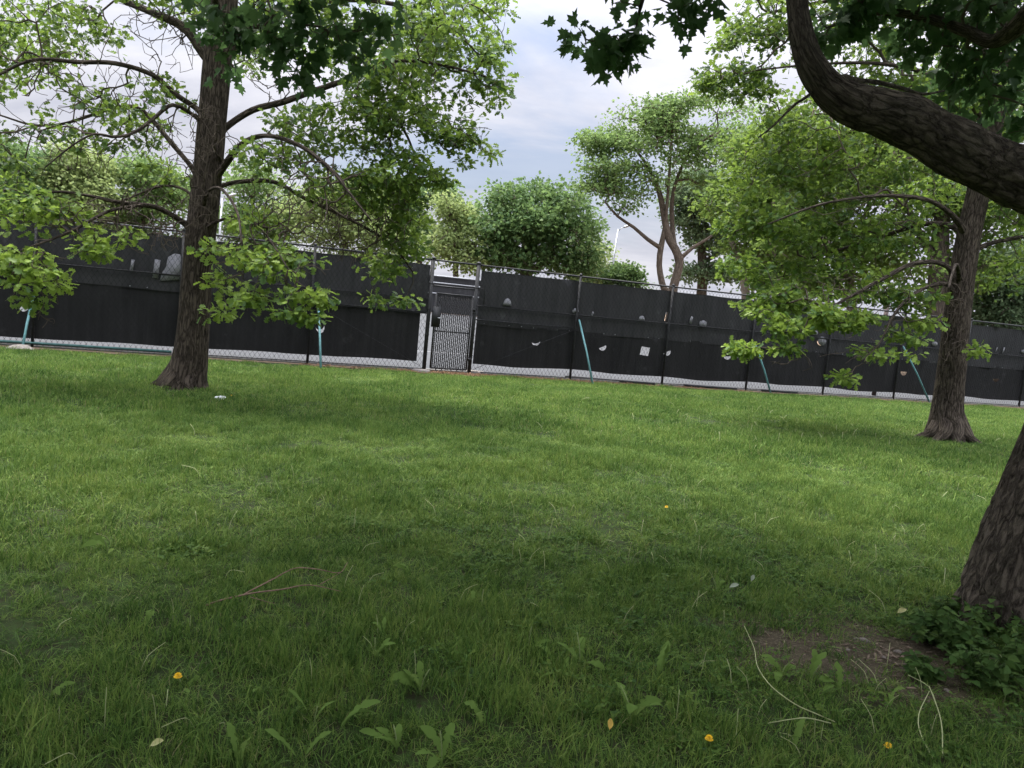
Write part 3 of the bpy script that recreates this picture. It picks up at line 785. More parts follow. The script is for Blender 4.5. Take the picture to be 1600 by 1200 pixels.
# ---- left oak
tp, tr_ = pxpath(LY, [(287, 640, 84, 0), (287, 604, 80, 0), (292, 585, 64, 0), (297, 555, 54, 0), (301, 510, 49, 0), (305, 450, 46, 0), (310, 400, 44, 0), (316, 345, 43, 0),
                      (323, 290, 42, 0), (329, 230, 42, 0), (334, 170, 41, 0), (340, 100, 42, 0), (348, 30, 40, 0), (354, -60, 34, 0), (360, -170, 26, 0), (366, -330, 16, 0), (372, -480, 7, 0)])
L_LIMBS = [
    [(330, 200, 22, 0), (310, 172, 11, 0), (275, 148, 10, -.1), (238, 117, 9, -.3), (180, 99, 8.5, -.5), (120, 97, 8, -.7), (55, 93, 6, -.9), (0, 116, 5, -1.0), (-60, 150, 3, -1.1)],
    [(344, 110, 30, 0), (318, 82, 20, .1), (290, 45, 17, .3), (245, 22, 14, .6), (195, 2, 11, .9), (140, -25, 8, 1.2), (60, -50, 5, 1.5)],
    [(322, 300, 22, 0), (300, 262, 10, .1), (270, 226, 9, .3), (240, 190, 8.5, .5), (214, 168, 7.5, .6), (180, 168, 6.5, .8), (140, 181, 6, 1.0), (95, 194, 5, 1.2), (50, 195, 4.5, 1.3), (0, 180, 3.5, 1.5)],
    [(331, 205, 16, 0), (305, 182, 8, -.2), (270, 164, 7.5, -.5), (238, 187, 7, -.8), (208, 208, 6, -1.1), (175, 214, 5.5, -1.3), (148, 209, 4.5, -1.5), (112, 228, 3.5, -1.7), (70, 262, 2.5, -1.9)],
    [(314, 385, 22, 0), (291, 352, 12, -.1), (252, 327, 10, -.4), (222, 320, 9, -.7), (180, 315, 7.5, -1.0), (140, 306, 6, -1.2), (80, 300, 4.5, -1.4), (0, 322, 3, -1.6)],
    [(225, 320, 7, -.7), (170, 330, 6.5, -1.2), (110, 362, 5.5, -1.7), (50, 385, 4.5, -2.1), (0, 405, 3.5, -2.4), (-40, 430, 2.5, -2.6)],
    [(318, 340, 14, 0), (296, 302, 6, .4), (262, 290, 5, .9), (225, 300, 4, 1.5), (180, 320, 3, 2.0)],
    [(334, 225, 20, 0), (352, 200, 13, .1), (395, 172, 12, .3), (440, 160, 12, .4), (500, 139, 11, .6), (545, 128, 9.5, .7), (595, 152, 7, .8), (632, 205, 5, .9), (648, 240, 4, 1.0), (668, 268, 3, 1.0)],
    [(520, 134, 9, .6), (575, 105, 7.5, .2), (640, 95, 6, -.2), (705, 105, 4.5, -.5), (760, 120, 3, -.8)],
    [(336, 130, 24, 0), (375, 60, 13, .5), (440, 20, 12, 1.0), (530, 0, 10, 1.6), (630, 10, 8, 2.0), (720, 50, 5, 2.2)],
    [(325, 290, 24, 0), (348, 262, 15, -.1), (378, 226, 12, -.4), (415, 212, 9, -.8), (465, 226, 8, -1.1), (510, 258, 7, -1.5), (545, 300, 5, -1.8), (580, 345, 3.5, -2.1)],
    [(322, 310, 18, 0), (348, 290, 9, .1), (385, 283, 8.5, .3), (430, 285, 8, .5), (480, 312, 7, .7), (530, 335, 6, .9), (575, 358, 5.5, 1.0), (615, 385, 4.5, 1.1), (645, 425, 3, 1.2)],
    [(316, 360, 12, 0), (342, 345, 6, -.4), (372, 338, 5, -.9), (400, 350, 4, -1.4), (425, 380, 3.5, -1.9), (450, 420, 2.5, -2.3)],
    [(316, 330, 12, 0), (325, 300, 7, -.6), (345, 295, 6, -1.4), (370, 330, 5, -2.2), (378, 380, 4, -2.8)],
    [(330, 180, 18, 0), (335, 140, 9, 1.0), (345, 110, 8, 2.2), (360, 100, 6, 3.4), (370, 120, 4, 4.4)],
    [(346, 60, 22, 0), (335, -10, 12, -.9), (325, -50, 9, -1.9), (310, -80, 6, -2.9)],
    [(356, -60, 20, 0), (420, -140, 12, .4), (520, -180, 9, .8), (640, -180, 5, 1.2)],
    [(356, -80, 20, 0), (290, -150, 12, -.2), (190, -180, 9, -.5), (80, -170, 5, -.9)],
]
l_paths = [(tp, tr_)] + [(P_, [r * 0.8 for r in r_]) for P_, r_ in (pxpath(LY, l) for l in L_LIMBS)]
L_BLOBS = [(700, 60, 90, 75, .4, 1.6, 80), (610, 45, 90, 60, .8, 1.8, 70), (490, 40, 80, 50, 1.0, 1.6, 36), (752, 125, 42, 62, 0, .9, 36), (650, 145, 85, 55, .5, 1.4, 58), (565, 195, 70, 45, .4, 1.4, 38),
           (705, 195, 55, 42, .4, 1.0, 28), (605, 262, 75, 40, .2, 1.2, 40), (480, 205, 60, 35, 0, 1.2, 22), (520, 290, 70, 35, -.2, 1.2, 26), (600, 310, 60, 30, .7, 1.1, 26), (640, 365, 42, 40, 1.0, .8, 26),
           (600, 415, 38, 22, 1.0, .7, 14), (628, 470, 12, 9, 1.2, .2, 3), (590, 468, 10, 8, 1.1, .2, 2), (738, 222, 25, 18, .3, .4, 7), (722, 252, 12, 8, .4, .3, 3), (712, 232, 16, 10, .3, .3, 3), (765, 232, 14, 18, .1, .4, 6), (790, 85, 14, 10, 0, .3, 4),
           (690, 280, 16, 14, .8, .4, 5), (660, 60, 60, 60, 2.0, .8, 24), (550, 100, 60, 30, -.5, 1.0, 18), (430, 250, 45, 35, -.6, 1.0, 14), (770, 40, 26, 40, .6, .8, 14),
           # bright low sprays
           (400, 395, 45, 25, -2.0, .5, 18), (352, 440, 24, 26, -1.2, .4, 9), (440, 412, 50, 26, -2.0, .5, 18), (478, 462, 36, 14, -2.1, .4, 9), (400, 470, 34, 20, -2.1, .4, 9), (340, 395, 12, 22, -1.3, .4, 5),
           (455, 488, 20, 8, -2.2, .3, 4), (345, 490, 16, 8, -1.6, .3, 3), (490, 495, 14, 6, -2.2, .2, 3), (395, 345, 30, 18, -1.4, .5, 8), (505, 430, 22, 14, -2.0, .3, 5),
           # left side
           (25, 55, 55, 55, .2, 1.6, 34), (110, 35, 55, 38, .4, 1.6, 20), (55, 140, 55, 30, -.5, 1.2, 16), (150, 158, 50, 26, .4, 1.3, 10), (190, 180, 45, 26, .2, 1.2, 9), (255, 150, 30, 40, -.2, 1.0, 7), (110, 215, 50, 25, -.6, 1.2, 8),
           (35, 330, 55, 34, -1.8, .9, 20), (100, 330, 40, 20, -1.5, .9, 8), (20, 412, 34, 34, -2.3, .6, 16), (65, 425, 38, 32, -2.2, .6, 17), (50, 470, 28, 9, -2.3, .3, 5), (150, 388, 24, 14, -1.7, .3, 8), (187, 412, 11, 6, -1.7, .2, 3),
           (200, 371, 15, 7, -1.4, .2, 3), (140, 365, 14, 10, -1.6, .2, 3), (205, 205, 40, 20, .6, 1.0, 6), (95, 445, 10, 8, -2.0, .2, 3), (-80, 60, 90, 90, 0, 2, 36), (-90, 250, 90, 120, -1, 2, 40), (260, 270, 26, 20, .8, .8, 4),
           (0, 270, 40, 40, .8, 1.0, 10),
           # the hidden top and the far and near sides
           (360, -180, 330, 160, 0, 3.6, 230), (360, -60, 90, 60, 3.6, 1.4, 40), (380, -40, 240, 40, 0, 2.4, 60), (370, 60, 70, 60, 4.0, .8, 24), (250, -10, 60, 30, 0, 2.0, 14), (420, 80, 40, 40, 2.2, .8, 10)]
L_BARE = [(260, 330, 60, 50, -.6, 1.2, 70), (480, 300, 90, 60, -.8, 1.2, 95), (560, 370, 70, 50, .3, 1.2, 75), (300, 230, 70, 60, -.6, .8, 55), (140, 345, 90, 40, -1.2, 1.0, 75), (320, 200, 24, 60, -.7, .25, 44), (390, 400, 70, 60, -1.6, .8, 34),
          (250, 60, 60, 50, .2, 1.2, 40), (140, 130, 100, 60, 0, 1.5, 80), (120, 230, 90, 40, 0, 1.4, 60), (60, 420, 50, 50, -2.2, .5, 24), (80, 200, 20, 8, -1, .6, 6), (440, 130, 50, 30, .3, 1.0, 16), (720, 200, 50, 40, .4, .8, 14),
          (75, 490, 14, 30, -2.2, .3, 4), (480, 440, 60, 40, -1.9, .5, 14), (318, 320, 30, 40, -.6, .3, 22), (470, 350, 80, 50, -1.2, .9, 60), (600, 330, 60, 60, .3, 1.0, 50), (240, 370, 60, 30, -.8, .8, 40)]
leafy = blob_points(L_BLOBS, LY, 3.1); bare = blob_points(L_BARE, LY, 3.0)
px0, py0, _ = project(leafy)
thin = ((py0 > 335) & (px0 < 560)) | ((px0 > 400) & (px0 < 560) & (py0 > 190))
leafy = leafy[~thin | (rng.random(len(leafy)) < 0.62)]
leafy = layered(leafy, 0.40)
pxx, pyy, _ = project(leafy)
light_bias = np.where((pyy > 325) & (pxx < 560), 0.4, np.where(pyy > 240, 0.0, -0.2))  # light put into leaf colour: low sprays as lit, high leaves as backlit
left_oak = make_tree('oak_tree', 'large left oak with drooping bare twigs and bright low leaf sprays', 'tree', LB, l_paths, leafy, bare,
                     dict(tsd=0.23, per=9.5, crad=0.07, tpl=OAK, size=0.112, mat=M['oak_leaf'], flat=0.5, up=0.8, droop=0.2), M['oak_bark'], None, 0.4, 0.26, 0.0042, 0.39, 26, oak_rough(), 0.1, light_bias, wob=0.03)
roots(left_oak, LB, 0.34, [(R(195), 0.35), (R(255), 0.0), (R(310), 0.0), (R(60), 0.2), (R(120), 0.3)], M['oak_bark'], 0.25)

# ---- right oak
tp, tr_ = pxpath(RY, [(1472, 722, 84, 0), (1475, 688, 72, 0), (1478, 665, 60, 0), (1481, 630, 53, 0), (1487, 580, 48, 0), (1492, 530, 46, 0), (1499, 470, 45, 0), (1508, 405, 44, 0), (1519, 345, 42, 0), (1531, 290, 40, 0),
                      (1545, 220, 38, 0), (1558, 150, 34, 0), (1570, 60, 30, 0), (1580, -40, 26, 0), (1590, -160, 20, 0), (1600, -300, 12, 0), (1606, -420, 6, 0)])
tr_ = [r * (0.9 if k < 3 else 0.83) for k, r in enumerate(tr_)]
R_LIMBS = [
    [(1498, 470, 20, 0), (1488, 428, 11, -.1), (1474, 413, 10, -.2), (1448, 409, 9.5, -.4), (1418, 415, 9, -.6), (1375, 438, 8, -.9), (1335, 460, 6.5, -1.1), (1295, 482, 5, -1.3), (1262, 500, 3.5, -1.5)],
    [(1512, 385, 20, 0), (1500, 360, 14, .1), (1470, 350, 11, .3), (1432, 352, 9.5, .5), (1392, 365, 8, .7), (1345, 380, 6.5, 1.0), (1285, 398, 5, 1.3), (1220, 415, 3.5, 1.6)],
    [(1514, 375, 18, 0), (1498, 348, 12, -.2), (1478, 328, 10, -.5), (1448, 312, 8.5, -.8), (1400, 306, 7.5, -1.2), (1350, 308, 6, -1.5), (1280, 320, 4.5, -1.8), (1200, 350, 3, -2.0)],
    [(1495, 500, 14, 0), (1485, 448, 9, -.2), (1450, 448, 8, -.6), (1415, 470, 6.5, -1.0), (1392, 500, 5, -1.3), (1375, 535, 3.5, -1.5), (1345, 565, 2.5, -1.7)],
    [(1530, 295, 20, 0), (1512, 245, 11, .4), (1470, 215, 10, .9), (1400, 200, 8, 1.4), (1310, 210, 6, 1.8), (1220, 240, 4, 2.2)],
    [(1545, 225, 18, 0), (1520, 165, 11, -.3), (1460, 120, 9, -.7), (1380, 100, 7, -1.0), (1280, 100, 5, -1.3), (1180, 110, 3, -1.5)],
    [(1560, 140, 18, 0), (1530, 70, 11, .3), (1440, 20, 9, .6), (1320, 0, 7, 1.0), (1200, 20, 5, 1.2)],
    [(1510, 400, 16, 0), (1535, 385, 10, .1), (1570, 375, 9, .3), (1620, 370, 8, .5), (1690, 390, 5, .7), (1760, 430, 3, .9)],
    [(1540, 250, 16, 0), (1590, 210, 10, 0), (1660, 190, 8, .2), (1760, 210, 4, .3)],
    [(1575, 0, 16, 0), (1650, -80, 9, .2), (1760, -110, 5, .4)],
    [(1530, 300, 14, 0), (1535, 260, 8, 1.2), (1540, 250, 6, 2.4), (1540, 265, 4, 3.4)],
    [(1500, 440, 12, 0), (1496, 415, 7, -1.0), (1490, 420, 5.5, -1.9), (1482, 450, 4, -2.6)],
]
r_paths = [(tp, tr_)] + [(P_, [r * 0.78 for r in r_]) for P_, r_ in (pxpath(RY, l) for l in R_LIMBS)]
R_BLOBS = [(1180, 50, 62, 60, .8, 1.4, 62), (1150, 128, 62, 24, .6, 1.0, 30), (1250, 210, 80, 60, 1.2, 1.5, 60), (1190, 275, 62, 55, 1.2, 1.4, 42), (1165, 345, 42, 36, 1.3, 1.0, 24), (1245, 340, 80, 48, .6, 1.6, 52), (1345, 270, 85, 48, .3, 1.8, 52),
           (1350, 190, 70, 45, .8, 1.6, 40), (1425, 240, 70, 45, .6, 1.6, 36), (1450, 130, 95, 70, 0, 2.0, 66), (1565, 320, 45, 55, .6, 1.6, 26), (1575, 430, 30, 30, .6, 1, 9), (1395, 360, 75, 30, 0, 1.4, 30), (1300, 420, 75, 26, .2, 1.4, 30),
           (1212, 430, 55, 26, .6, 1.0, 22), (1195, 485, 40, 18, -.6, .6, 14), (1232, 512, 34, 14, -1.2, .5, 11), (1165, 545, 26, 7, -1.4, .3, 6), (1225, 540, 20, 6, -1.4, .3, 4), (1385, 548, 46, 11, -1.4, .5, 13), (1330, 575, 24, 8, -1.6, .3, 6), (1322, 590, 16, 5, -1.6, .2, 3),
           (1408, 528, 34, 11, -1.2, .4, 8), (1352, 496, 14, 6, -1.2, .2, 3), (1290, 486, 24, 9, -1.3, .4, 5), (1440, 505, 22, 9, -.9, .4, 4), (1530, 548, 9, 6, -.8, .2, 2), (1545, 575, 8, 5, -.8, .2, 2), (1330, 508, 12, 6, -1.2, .2, 2),
           (1340, 45, 130, 70, .3, 2.0, 80), (1540, 90, 80, 90, .4, 2.0, 60), (1400, -110, 230, 120, 0, 2.6, 150), (1650, 150, 120, 180, 0, 2.2, 120), (1680, 380, 90, 70, .6, 1.4, 36), (1620, -160, 200, 140, 0, 2.6, 120), (1460, 300, 60, 30, 2.4, .8, 20), (1500, 200, 60, 60, 2.8, .8, 24),
           (1130, 20, 16, 14, .8, .4, 6), (1105, 125, 16, 12, .6, .3, 5), (1165, 415, 45, 20, .2, .8, 14), (1225, 465, 60, 16, -.4, .7, 16), (1300, 500, 50, 12, -1.0, .6, 10), (1420, 465, 46, 16, -.6, .6, 10), (1345, 455, 60, 16, -.4, .8, 14), (1270, 545, 26, 8, -1.4, .3, 5)]
R_BARE = [(1480, 470, 40, 50, -.5, .5, 40), (1380, 480, 60, 40, -.9, .8, 40), (1300, 450, 80, 30, -.8, 1.0, 30), (1500, 420, 40, 50, .2, .5, 22), (1250, 565, 50, 20, -1.5, .3, 9), (1350, 330, 90, 40, 0, 1.2, 40), (1300, 250, 90, 50, .5, 1.4, 30),
          (1490, 540, 26, 50, -.4, .25, 26), (1340, 545, 40, 30, -1.5, .4, 10)]
leafy = layered(blob_points(R_BLOBS, RY, 3.8), 0.45); bare = blob_points(R_BARE, RY, 2.5)
pxx, pyy, _ = project(leafy)
light_bias = np.where(pyy > 470, 0.36, np.where(pyy > 170, 0.02, -0.2))  # leaf colour carries the light: low clusters brightened, top ones darkened
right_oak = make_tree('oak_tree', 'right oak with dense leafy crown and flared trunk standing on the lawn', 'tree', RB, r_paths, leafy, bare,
                      dict(tsd=0.26, per=10, crad=0.075, tpl=OAK, size=0.12, mat=M['oak_leaf_dark'], flat=0.5, up=0.8, droop=0.2), M['oak_bark_grey'], None, 0.22, 0.22, 0.0045, 0.40, 26, oak_rough(0.06), 0.1, light_bias, wob=0.06)
roots(right_oak, RB, 0.40, [(R(195), 0.6), (R(230), 0.3), (R(270), 0.1), (R(330), 0.4), (R(15), 0.3), (R(90), 0.3)], M['oak_bark_grey'], 0.4)

# ---- near maple: leaning trunk at the right edge, curving limb, crown overhead
def near_rough(th, ln, rr, seed):
    x = np.cos(th) + 0 * ln; y = np.sin(th) + 0 * ln; z = ln + 0 * th
    def sh(a): return a.reshape(x.shape)
    wx = fbm(np.stack([(x * 3).ravel(), (y * 3).ravel(), (z * 2.2 + seed).ravel()], 1), 2) - 0.5
    f = fbm(np.stack([(x * 8).ravel() + wx * 4, (y * 8).ravel() + wx * 4, (z * 4.2 + seed).ravel()], 1), 2)
    ridge = 1 - np.abs(f - 0.5) * 4
    fine = fbm(np.stack([(x * 26).ravel(), (y * 26).ravel(), (z * 16 + seed).ravel()], 1), 3)
    lob = fbm(np.stack([(x * 1.4).ravel(), (y * 1.4).ravel(), (z * 0.9 + seed).ravel()], 1), 2)
    return sh(1 - 0.085 * np.clip(ridge, 0, 1) ** 2 + 0.07 * (fine - 0.5) + 0.15 * (lob - 0.5))
tp, tr_ = pxpath(NY, [(1588, 1075, 250, 0), (1596, 1000, 228, 0), (1606, 940, 196, 0), (1620, 870, 178, 0), (1646, 790, 166, 0), (1678, 710, 160, 0), (1710, 620, 156, 0), (1742, 520, 154, .05), (1778, 410, 152, .1), (1815, 290, 140, .2), (1850, 150, 126, .3), (1880, -30, 110, .4), (1900, -260, 84, .4), (1910, -560, 50, .3)])
n_paths = [(tp, tr_)]
N_LIMBS = [
    [(1800, 400, 116, .1), (1710, 345, 102, .1), (1640, 300, 94, .08), (1585, 276, 90, .02), (1540, 256, 82, 0), (1490, 230, 84, -.1), (1450, 207, 76, -.12), (1420, 190, 79, -.15), (1375, 174, 68, -.2), (1345, 167, 68, -.2), (1312, 152, 56, -.25), (1285, 128, 49, -.25), (1264, 93, 42, -.25), (1252, 50, 36, -.2), (1246, 8, 32, -.1), (1238, -60, 30, .1), (1215, -160, 27, .3), (1160, -300, 20, .5), (1100, -460, 12, .6)],
    [(1318, 128, 24, -.2), (1338, 126, 9, -.1), (1372, 129, 7, .1), (1410, 138, 6, .3), (1442, 147, 4.5, .5), (1475, 142, 3, .7)],
    [(1300, 118, 5, -.24), (1262, 150, 4.5, -.27), (1240, 165, 4, -.3), (1210, 195, 3, -.4), (1185, 215, 2, -.5)],
    [(1862, 120, 90, .3), (1760, 40, 60, 1.0), (1660, -10, 44, 1.6), (1560, 62, 22, 2.2), (1508, 48, 17, 2.5), (1440, 26, 13, 2.8), (1370, 20, 9, 3.0), (1300, 40, 5, 3.2)],
    [(1228, -110, 34, .2), (1150, -190, 20, 1.0), (1060, -170, 14, 1.7), (1020, -70, 9, 1.9), (1004, 0, 6, 2.0), (996, 28, 4, 2.0)],
    [(1170, -290, 22, .5), (980, -420, 18, 1.2), (760, -380, 14, 2.0), (560, -240, 10, 2.4), (450, -110, 7, 2.5), (420, -20, 4, 2.5)],
    [(1900, -260, 80, .4), (1700, -500, 60, -.6), (1300, -900, 40, -1.6)],
    [(1880, 0, 80, .4), (2050, -200, 60, .6), (2300, -420, 30, .9)],
]
n_paths += [pxpath(NY, l) for l in N_LIMBS]
# limbs above and behind the camera, in metres
T0 = np.array(n_paths[0][0][-2])
for tgt in ((-3.5, 3.0, 6.5), (0.5, -3.5, 7.0), (-4.5, -1.5, 6.8), (3.0, 7.5, 8.2), (-1.0, 6.5, 7.4), (5.5, 0.0, 7.5), (-5.5, 5.0, 7.6)):
    e = np.array(tgt); m1 = T0 + (e - T0) * 0.35 + ZV * 0.5; m2 = T0 + (e - T0) * 0.7 + ZV * 0.5
    n_paths.append(([T0, m1, m2, e], [0.1, 0.075, 0.05, 0.02]))
N_BLOBS = [(930, 75, 34, 20, 2.0, .25, 7), (975, 62, 26, 20, 2.0, .2, 5), (950, 95, 20, 10, 2.0, .2, 3), (905, 50, 10, 10, 2.0, .1, 1), (1062, 18, 26, 14, 1.8, .2, 4), (1074, 30, 10, 6, 1.8, .1, 1), (968, -2, 26, 5, 1.9, .2, 3), (1100, -6, 16, 6, 1.9, .2, 2),
           (345, 40, 32, 40, 2.5, .3, 9), (440, 30, 60, 26, 2.4, .4, 12), (450, 85, 40, 26, 2.4, .3, 7), (530, 70, 40, 30, 2.5, .3, 8), (560, 100, 24, 14, 2.5, .3, 3), (345, 95, 20, 14, 2.5, .2, 2), (465, 128, 12, 8, 2.4, .15, 2), (600, 30, 40, 22, 2.5, .3, 5), (300, 15, 24, 16, 2.5, .3, 3),
           (460, -60, 200, 40, 2.4, .7, 40),
           (1560, 70, 60, 60, 2.6, .5, 24), (1500, 20, 70, 26, 2.8, .5, 20), (1400, 15, 70, 22, 3.0, .5, 18), (1320, 30, 46, 22, 3.1, .4, 10), (1540, 150, 60, 40, 3.0, .5, 20), (1580, 200, 30, 30, 2.8, .4, 10), (1290, 60, 26, 14, 3.1, .3, 5), (1460, 65, 60, 24, 3.0, .5, 12),
           (1450, -80, 250, 40, 2.4, .9, 50), (1490, 120, 40, 24, 3.0, .4, 9)]
leafy = blob_points(N_BLOBS, NY, 1.5)
# crown overhead: a broad dome of leaf clusters, kept out of the view below the branches
NO = 4200  # unseen leaves, number and size raised to deepen shade on the near lawn
g = rng.normal(size=(NO, 3)); g /= np.linalg.norm(g, axis=1)[:, None]; g *= rng.uniform(0.25, 1, NO)[:, None] ** 0.4
q = np.array([0.7, 1.6, 7.2]) + g * np.array([8.0, 7.6, 3.3])
px_, py_, pz_ = project(q); mg = 0.8 * F_PX / np.maximum(pz_, 0.3)
ok = ~((pz_ > 0.2) & (px_ > -mg) & (px_ < 1600 + mg) & (py_ > -mg) & (py_ < 1300))
ok &= q[:, 2] > 4.0
over = q[ok]
near_leafy = np.concatenate([leafy, over]); nin = len(leafy)
def mixd(a, b): return np.concatenate([np.full(nin, a), np.full(len(over), b)])
near_maple = make_tree('maple_tree', 'near maple leaning at the right edge with a thick limb curving overhead', 'tree', NB, n_paths, near_leafy, np.zeros((0, 3)),
                       dict(per=mixd(5.0, 9.0), crad=mixd(0.075, 0.26), tpl=MAPLE, size=mixd(0.12, 0.2), mat=M['maple_leaf'], flat=0.7, up=0.5, droop=0.9), M['maple_bark'], None, 0.25, 0.35, 0.004, 0.42, 84, near_rough, 0.03,
                       np.zeros(len(near_leafy)))

# ================================================================== TREES BEYOND THE COURTS
def far_leaf(dark, mid, light, tr=0.45): return leaf_mat('far_leaf', dark, mid, light, tr, 0.6, 0.15)  # most distant greens lightened in colour in place of haze
M['far_deep'] = far_leaf((0.03, 0.072, 0.024), (0.075, 0.14, 0.046), (0.15, 0.22, 0.075))
M['far_near'] = far_leaf((0.032, 0.07, 0.015), (0.085, 0.15, 0.03), (0.17, 0.235, 0.05))
M['far_mid'] = far_leaf((0.045, 0.09, 0.028), (0.11, 0.185, 0.055), (0.2, 0.28, 0.09))
M['far_yellow'] = far_leaf((0.09, 0.13, 0.045), (0.18, 0.24, 0.085), (0.29, 0.35, 0.13))
M['far_grey'] = far_leaf((0.045, 0.085, 0.04), (0.1, 0.155, 0.075), (0.17, 0.23, 0.12))
def far_tree(label, Y, trunks, blobs, mat, bark='far_bark', size=0.42, per=26, crad=0.75, name='park_tree', group='trees beyond the tennis courts', bare=(), mult=1.5, gaps=0.34, flat=0.5):
    paths = []
    for tk in trunks:
        P, r = pxpath(Y, tk); paths.append((P, r))
    P0 = np.array(paths[0][0][0]); base = np.array([P0[0], P0[1], FZ])
    for k, (P, r) in enumerate(paths[:1]):
        P.insert(0, base - ZV * 0.3); r.insert(0, r[0] * 1.3)
    lf = blob_points(blobs, Y, mult * 1.35)
    lf = lf[fbm(lf * np.array([0.3, 0.3, 0.55]) + Y, 2) > gaps]
    br = blob_points(bare, Y) if len(bare) else np.zeros((0, 3))
    return make_tree(name, label, 'tree', base, paths, lf, br, dict(per=per, crad=crad, tpl=FARLEAF, size=size, mat=mat, flat=flat, up=0.45, droop=0.2), M[bark], group, 0.1, 1.2, 0.03, 0.42, 10, None, 0.8, None, wob=0.2)

far_tree('round dense dark green maple standing beyond the fence right of the gate', 92, [[(818, 470, 20, 0), (822, 430, 18, 0), (826, 390, 14, 0), (832, 330, 7, 0)], [(822, 430, 12, 0), (790, 395, 9, 0), (775, 350, 6, 0)], [(822, 430, 12, 0), (870, 390, 9, -1), (890, 340, 5, -1)]],
         [(835, 345, 80, 44, 0, 6, 110), (785, 385, 44, 30, -2, 5, 56), (880, 385, 46, 40, -2, 5, 74), (757, 345, 20, 30, 0, 4, 28), (800, 308, 34, 15, -2, 4, 34), (850, 303, 34, 14, 0, 4, 34), (890, 318, 26, 14, -1, 4, 26), (912, 355, 18, 26, 0, 4, 28), (830, 345, 30, 16, -5, 2, 24), (780, 350, 26, 14, -5, 2, 18), (870, 350, 30, 14, -5, 2, 20), (900, 415, 26, 22, -1, 3, 26), (745, 405, 16, 16, 0, 3, 12), (820, 410, 40, 12, -3, 3, 20)], M['far_deep'], size=0.5, per=30, mult=0.95, crad=0.9, gaps=0.36)
far_tree('tall wispy locust with forked pinkish trunks and an airy spreading crown', 84, [[(1050, 480, 15, 0), (1052, 450, 14, 0), (1062, 405, 13, 0), (1046, 375, 12, 0), (1038, 340, 10, 0), (1030, 300, 8, 0), (1012, 260, 5, 0), (990, 230, 3, 0)],
         [(1060, 412, 9, 0), (1054, 385, 8, .5), (1050, 345, 7, 1), (1052, 300, 5.5, 1), (1070, 250, 4, 1), (1095, 210, 3, 1)],
         [(1048, 455, 8, 0), (1037, 450, 10, 0), (1030, 415, 9, 0), (1033, 385, 9, 0), (1038, 360, 7, 0), (1042, 320, 5, -.6), (1046, 270, 4, -1), (1050, 210, 3, -1)],
         [(1033, 388, 7, 0), (1012, 374, 6, -.5), (990, 355, 5, -1), (965, 338, 4, -1.5), (945, 315, 3, -1.8)], [(1062, 405, 7, 0), (1085, 385, 5, .5), (1110, 370, 4, 1), (1130, 345, 3, 1.5)]],
         [(960, 255, 50, 36, 0, 4, 34), (1000, 200, 60, 34, 0, 5, 52), (1070, 185, 70, 30, 0, 5, 60), (1120, 215, 60, 36, 0, 5, 46), (940, 300, 34, 14, -1, 3, 12), (1040, 245, 70, 34, 0, 5, 34), (925, 225, 18, 20, 0, 2, 8), (970, 320, 26, 8, -1.5, 2, 8), (1010, 290, 30, 18, 0, 3, 10), (1085, 280, 40, 30, 0, 3, 16), (1140, 260, 40, 34, 0, 4, 20), (1080, 160, 40, 10, 0, 3, 14), (950, 215, 44, 10, -1, 3, 16), (930, 262, 30, 8, -1, 3, 10), (935, 292, 40, 7, 1, 3, 12), (975, 305, 40, 7, 0, 3, 10), (1160, 200, 50, 40, 1, 4, 36), (1040, 170, 50, 14, 0, 4, 22), (1180, 250, 40, 40, 1, 4, 26), (1000, 170, 40, 9, 0, 3, 12)],
         M['far_mid'], 'far_bark', 0.36, 24, 0.7, 'locust_tree', mult=2.3, gaps=0.5, flat=0.4)
far_tree('grey-green bushy tree filling in right behind the forked locust', 98, [[(1095, 470, 16, 0), (1098, 420, 15, 0), (1092, 360, 10, 0), (1080, 300, 6, 0)], [(1098, 410, 8, 0), (1130, 390, 6, 0), (1150, 360, 4, 0)]],
         [(1090, 300, 50, 38, 0, 5, 70), (1140, 320, 44, 44, 0, 5, 60), (1110, 370, 40, 32, 0, 4, 34), (1100, 428, 42, 14, 0, 3, 26), (1070, 340, 24, 20, 0, 3, 14), (1200, 330, 50, 70, 0, 4, 60), (1190, 420, 60, 40, 0, 4, 50)], M['far_grey'], 'far_bark', 0.46, 30, mult=2.0, gaps=0.33)
far_tree('tree with pale trunk forking in a wide V behind the right fence', 58, [[(1165, 480, 13, 0), (1163, 440, 13, 0), (1154, 405, 12, 0), (1142, 375, 8, 0), (1130, 340, 5, 0)], [(1160, 430, 8, 0), (1182, 410, 7, 0), (1198, 375, 5, 0), (1205, 330, 4, 0)]],
         [(1150, 320, 46, 40, 0, 3, 50), (1215, 320, 50, 60, 0, 3.5, 60), (1180, 250, 60, 40, 0, 3.5, 54), (1230, 400, 40, 30, 0, 2.5, 24), (1150, 385, 22, 14, 0, 2, 8)], M['far_near'], 'pale_bark', 0.34, 26, 0.6)
far_tree('tall leafy tree with a pale trunk showing through the right oak', 50, [[(1330, 500, 14, 0), (1328, 460, 14, 0), (1326, 400, 13, 0), (1310, 330, 10, 0), (1300, 260, 6, 0)], [(1326, 400, 8, 0), (1350, 340, 6, 0), (1370, 280, 4, 0)]],
         [(1290, 280, 70, 70, 0, 3.5, 80), (1250, 370, 50, 44, 0, 3, 44), (1350, 230, 60, 60, 0, 3, 60), (1320, 370, 50, 36, 0, 3, 36), (1370, 410, 50, 26, 0, 3, 26), (1290, 440, 50, 22, 0, 3, 22), (1260, 200, 60, 50, 0, 3, 40), (1240, 440, 36, 20, 0, 2, 12)], M['far_near'], 'pale_bark', 0.32, 26, 0.55)
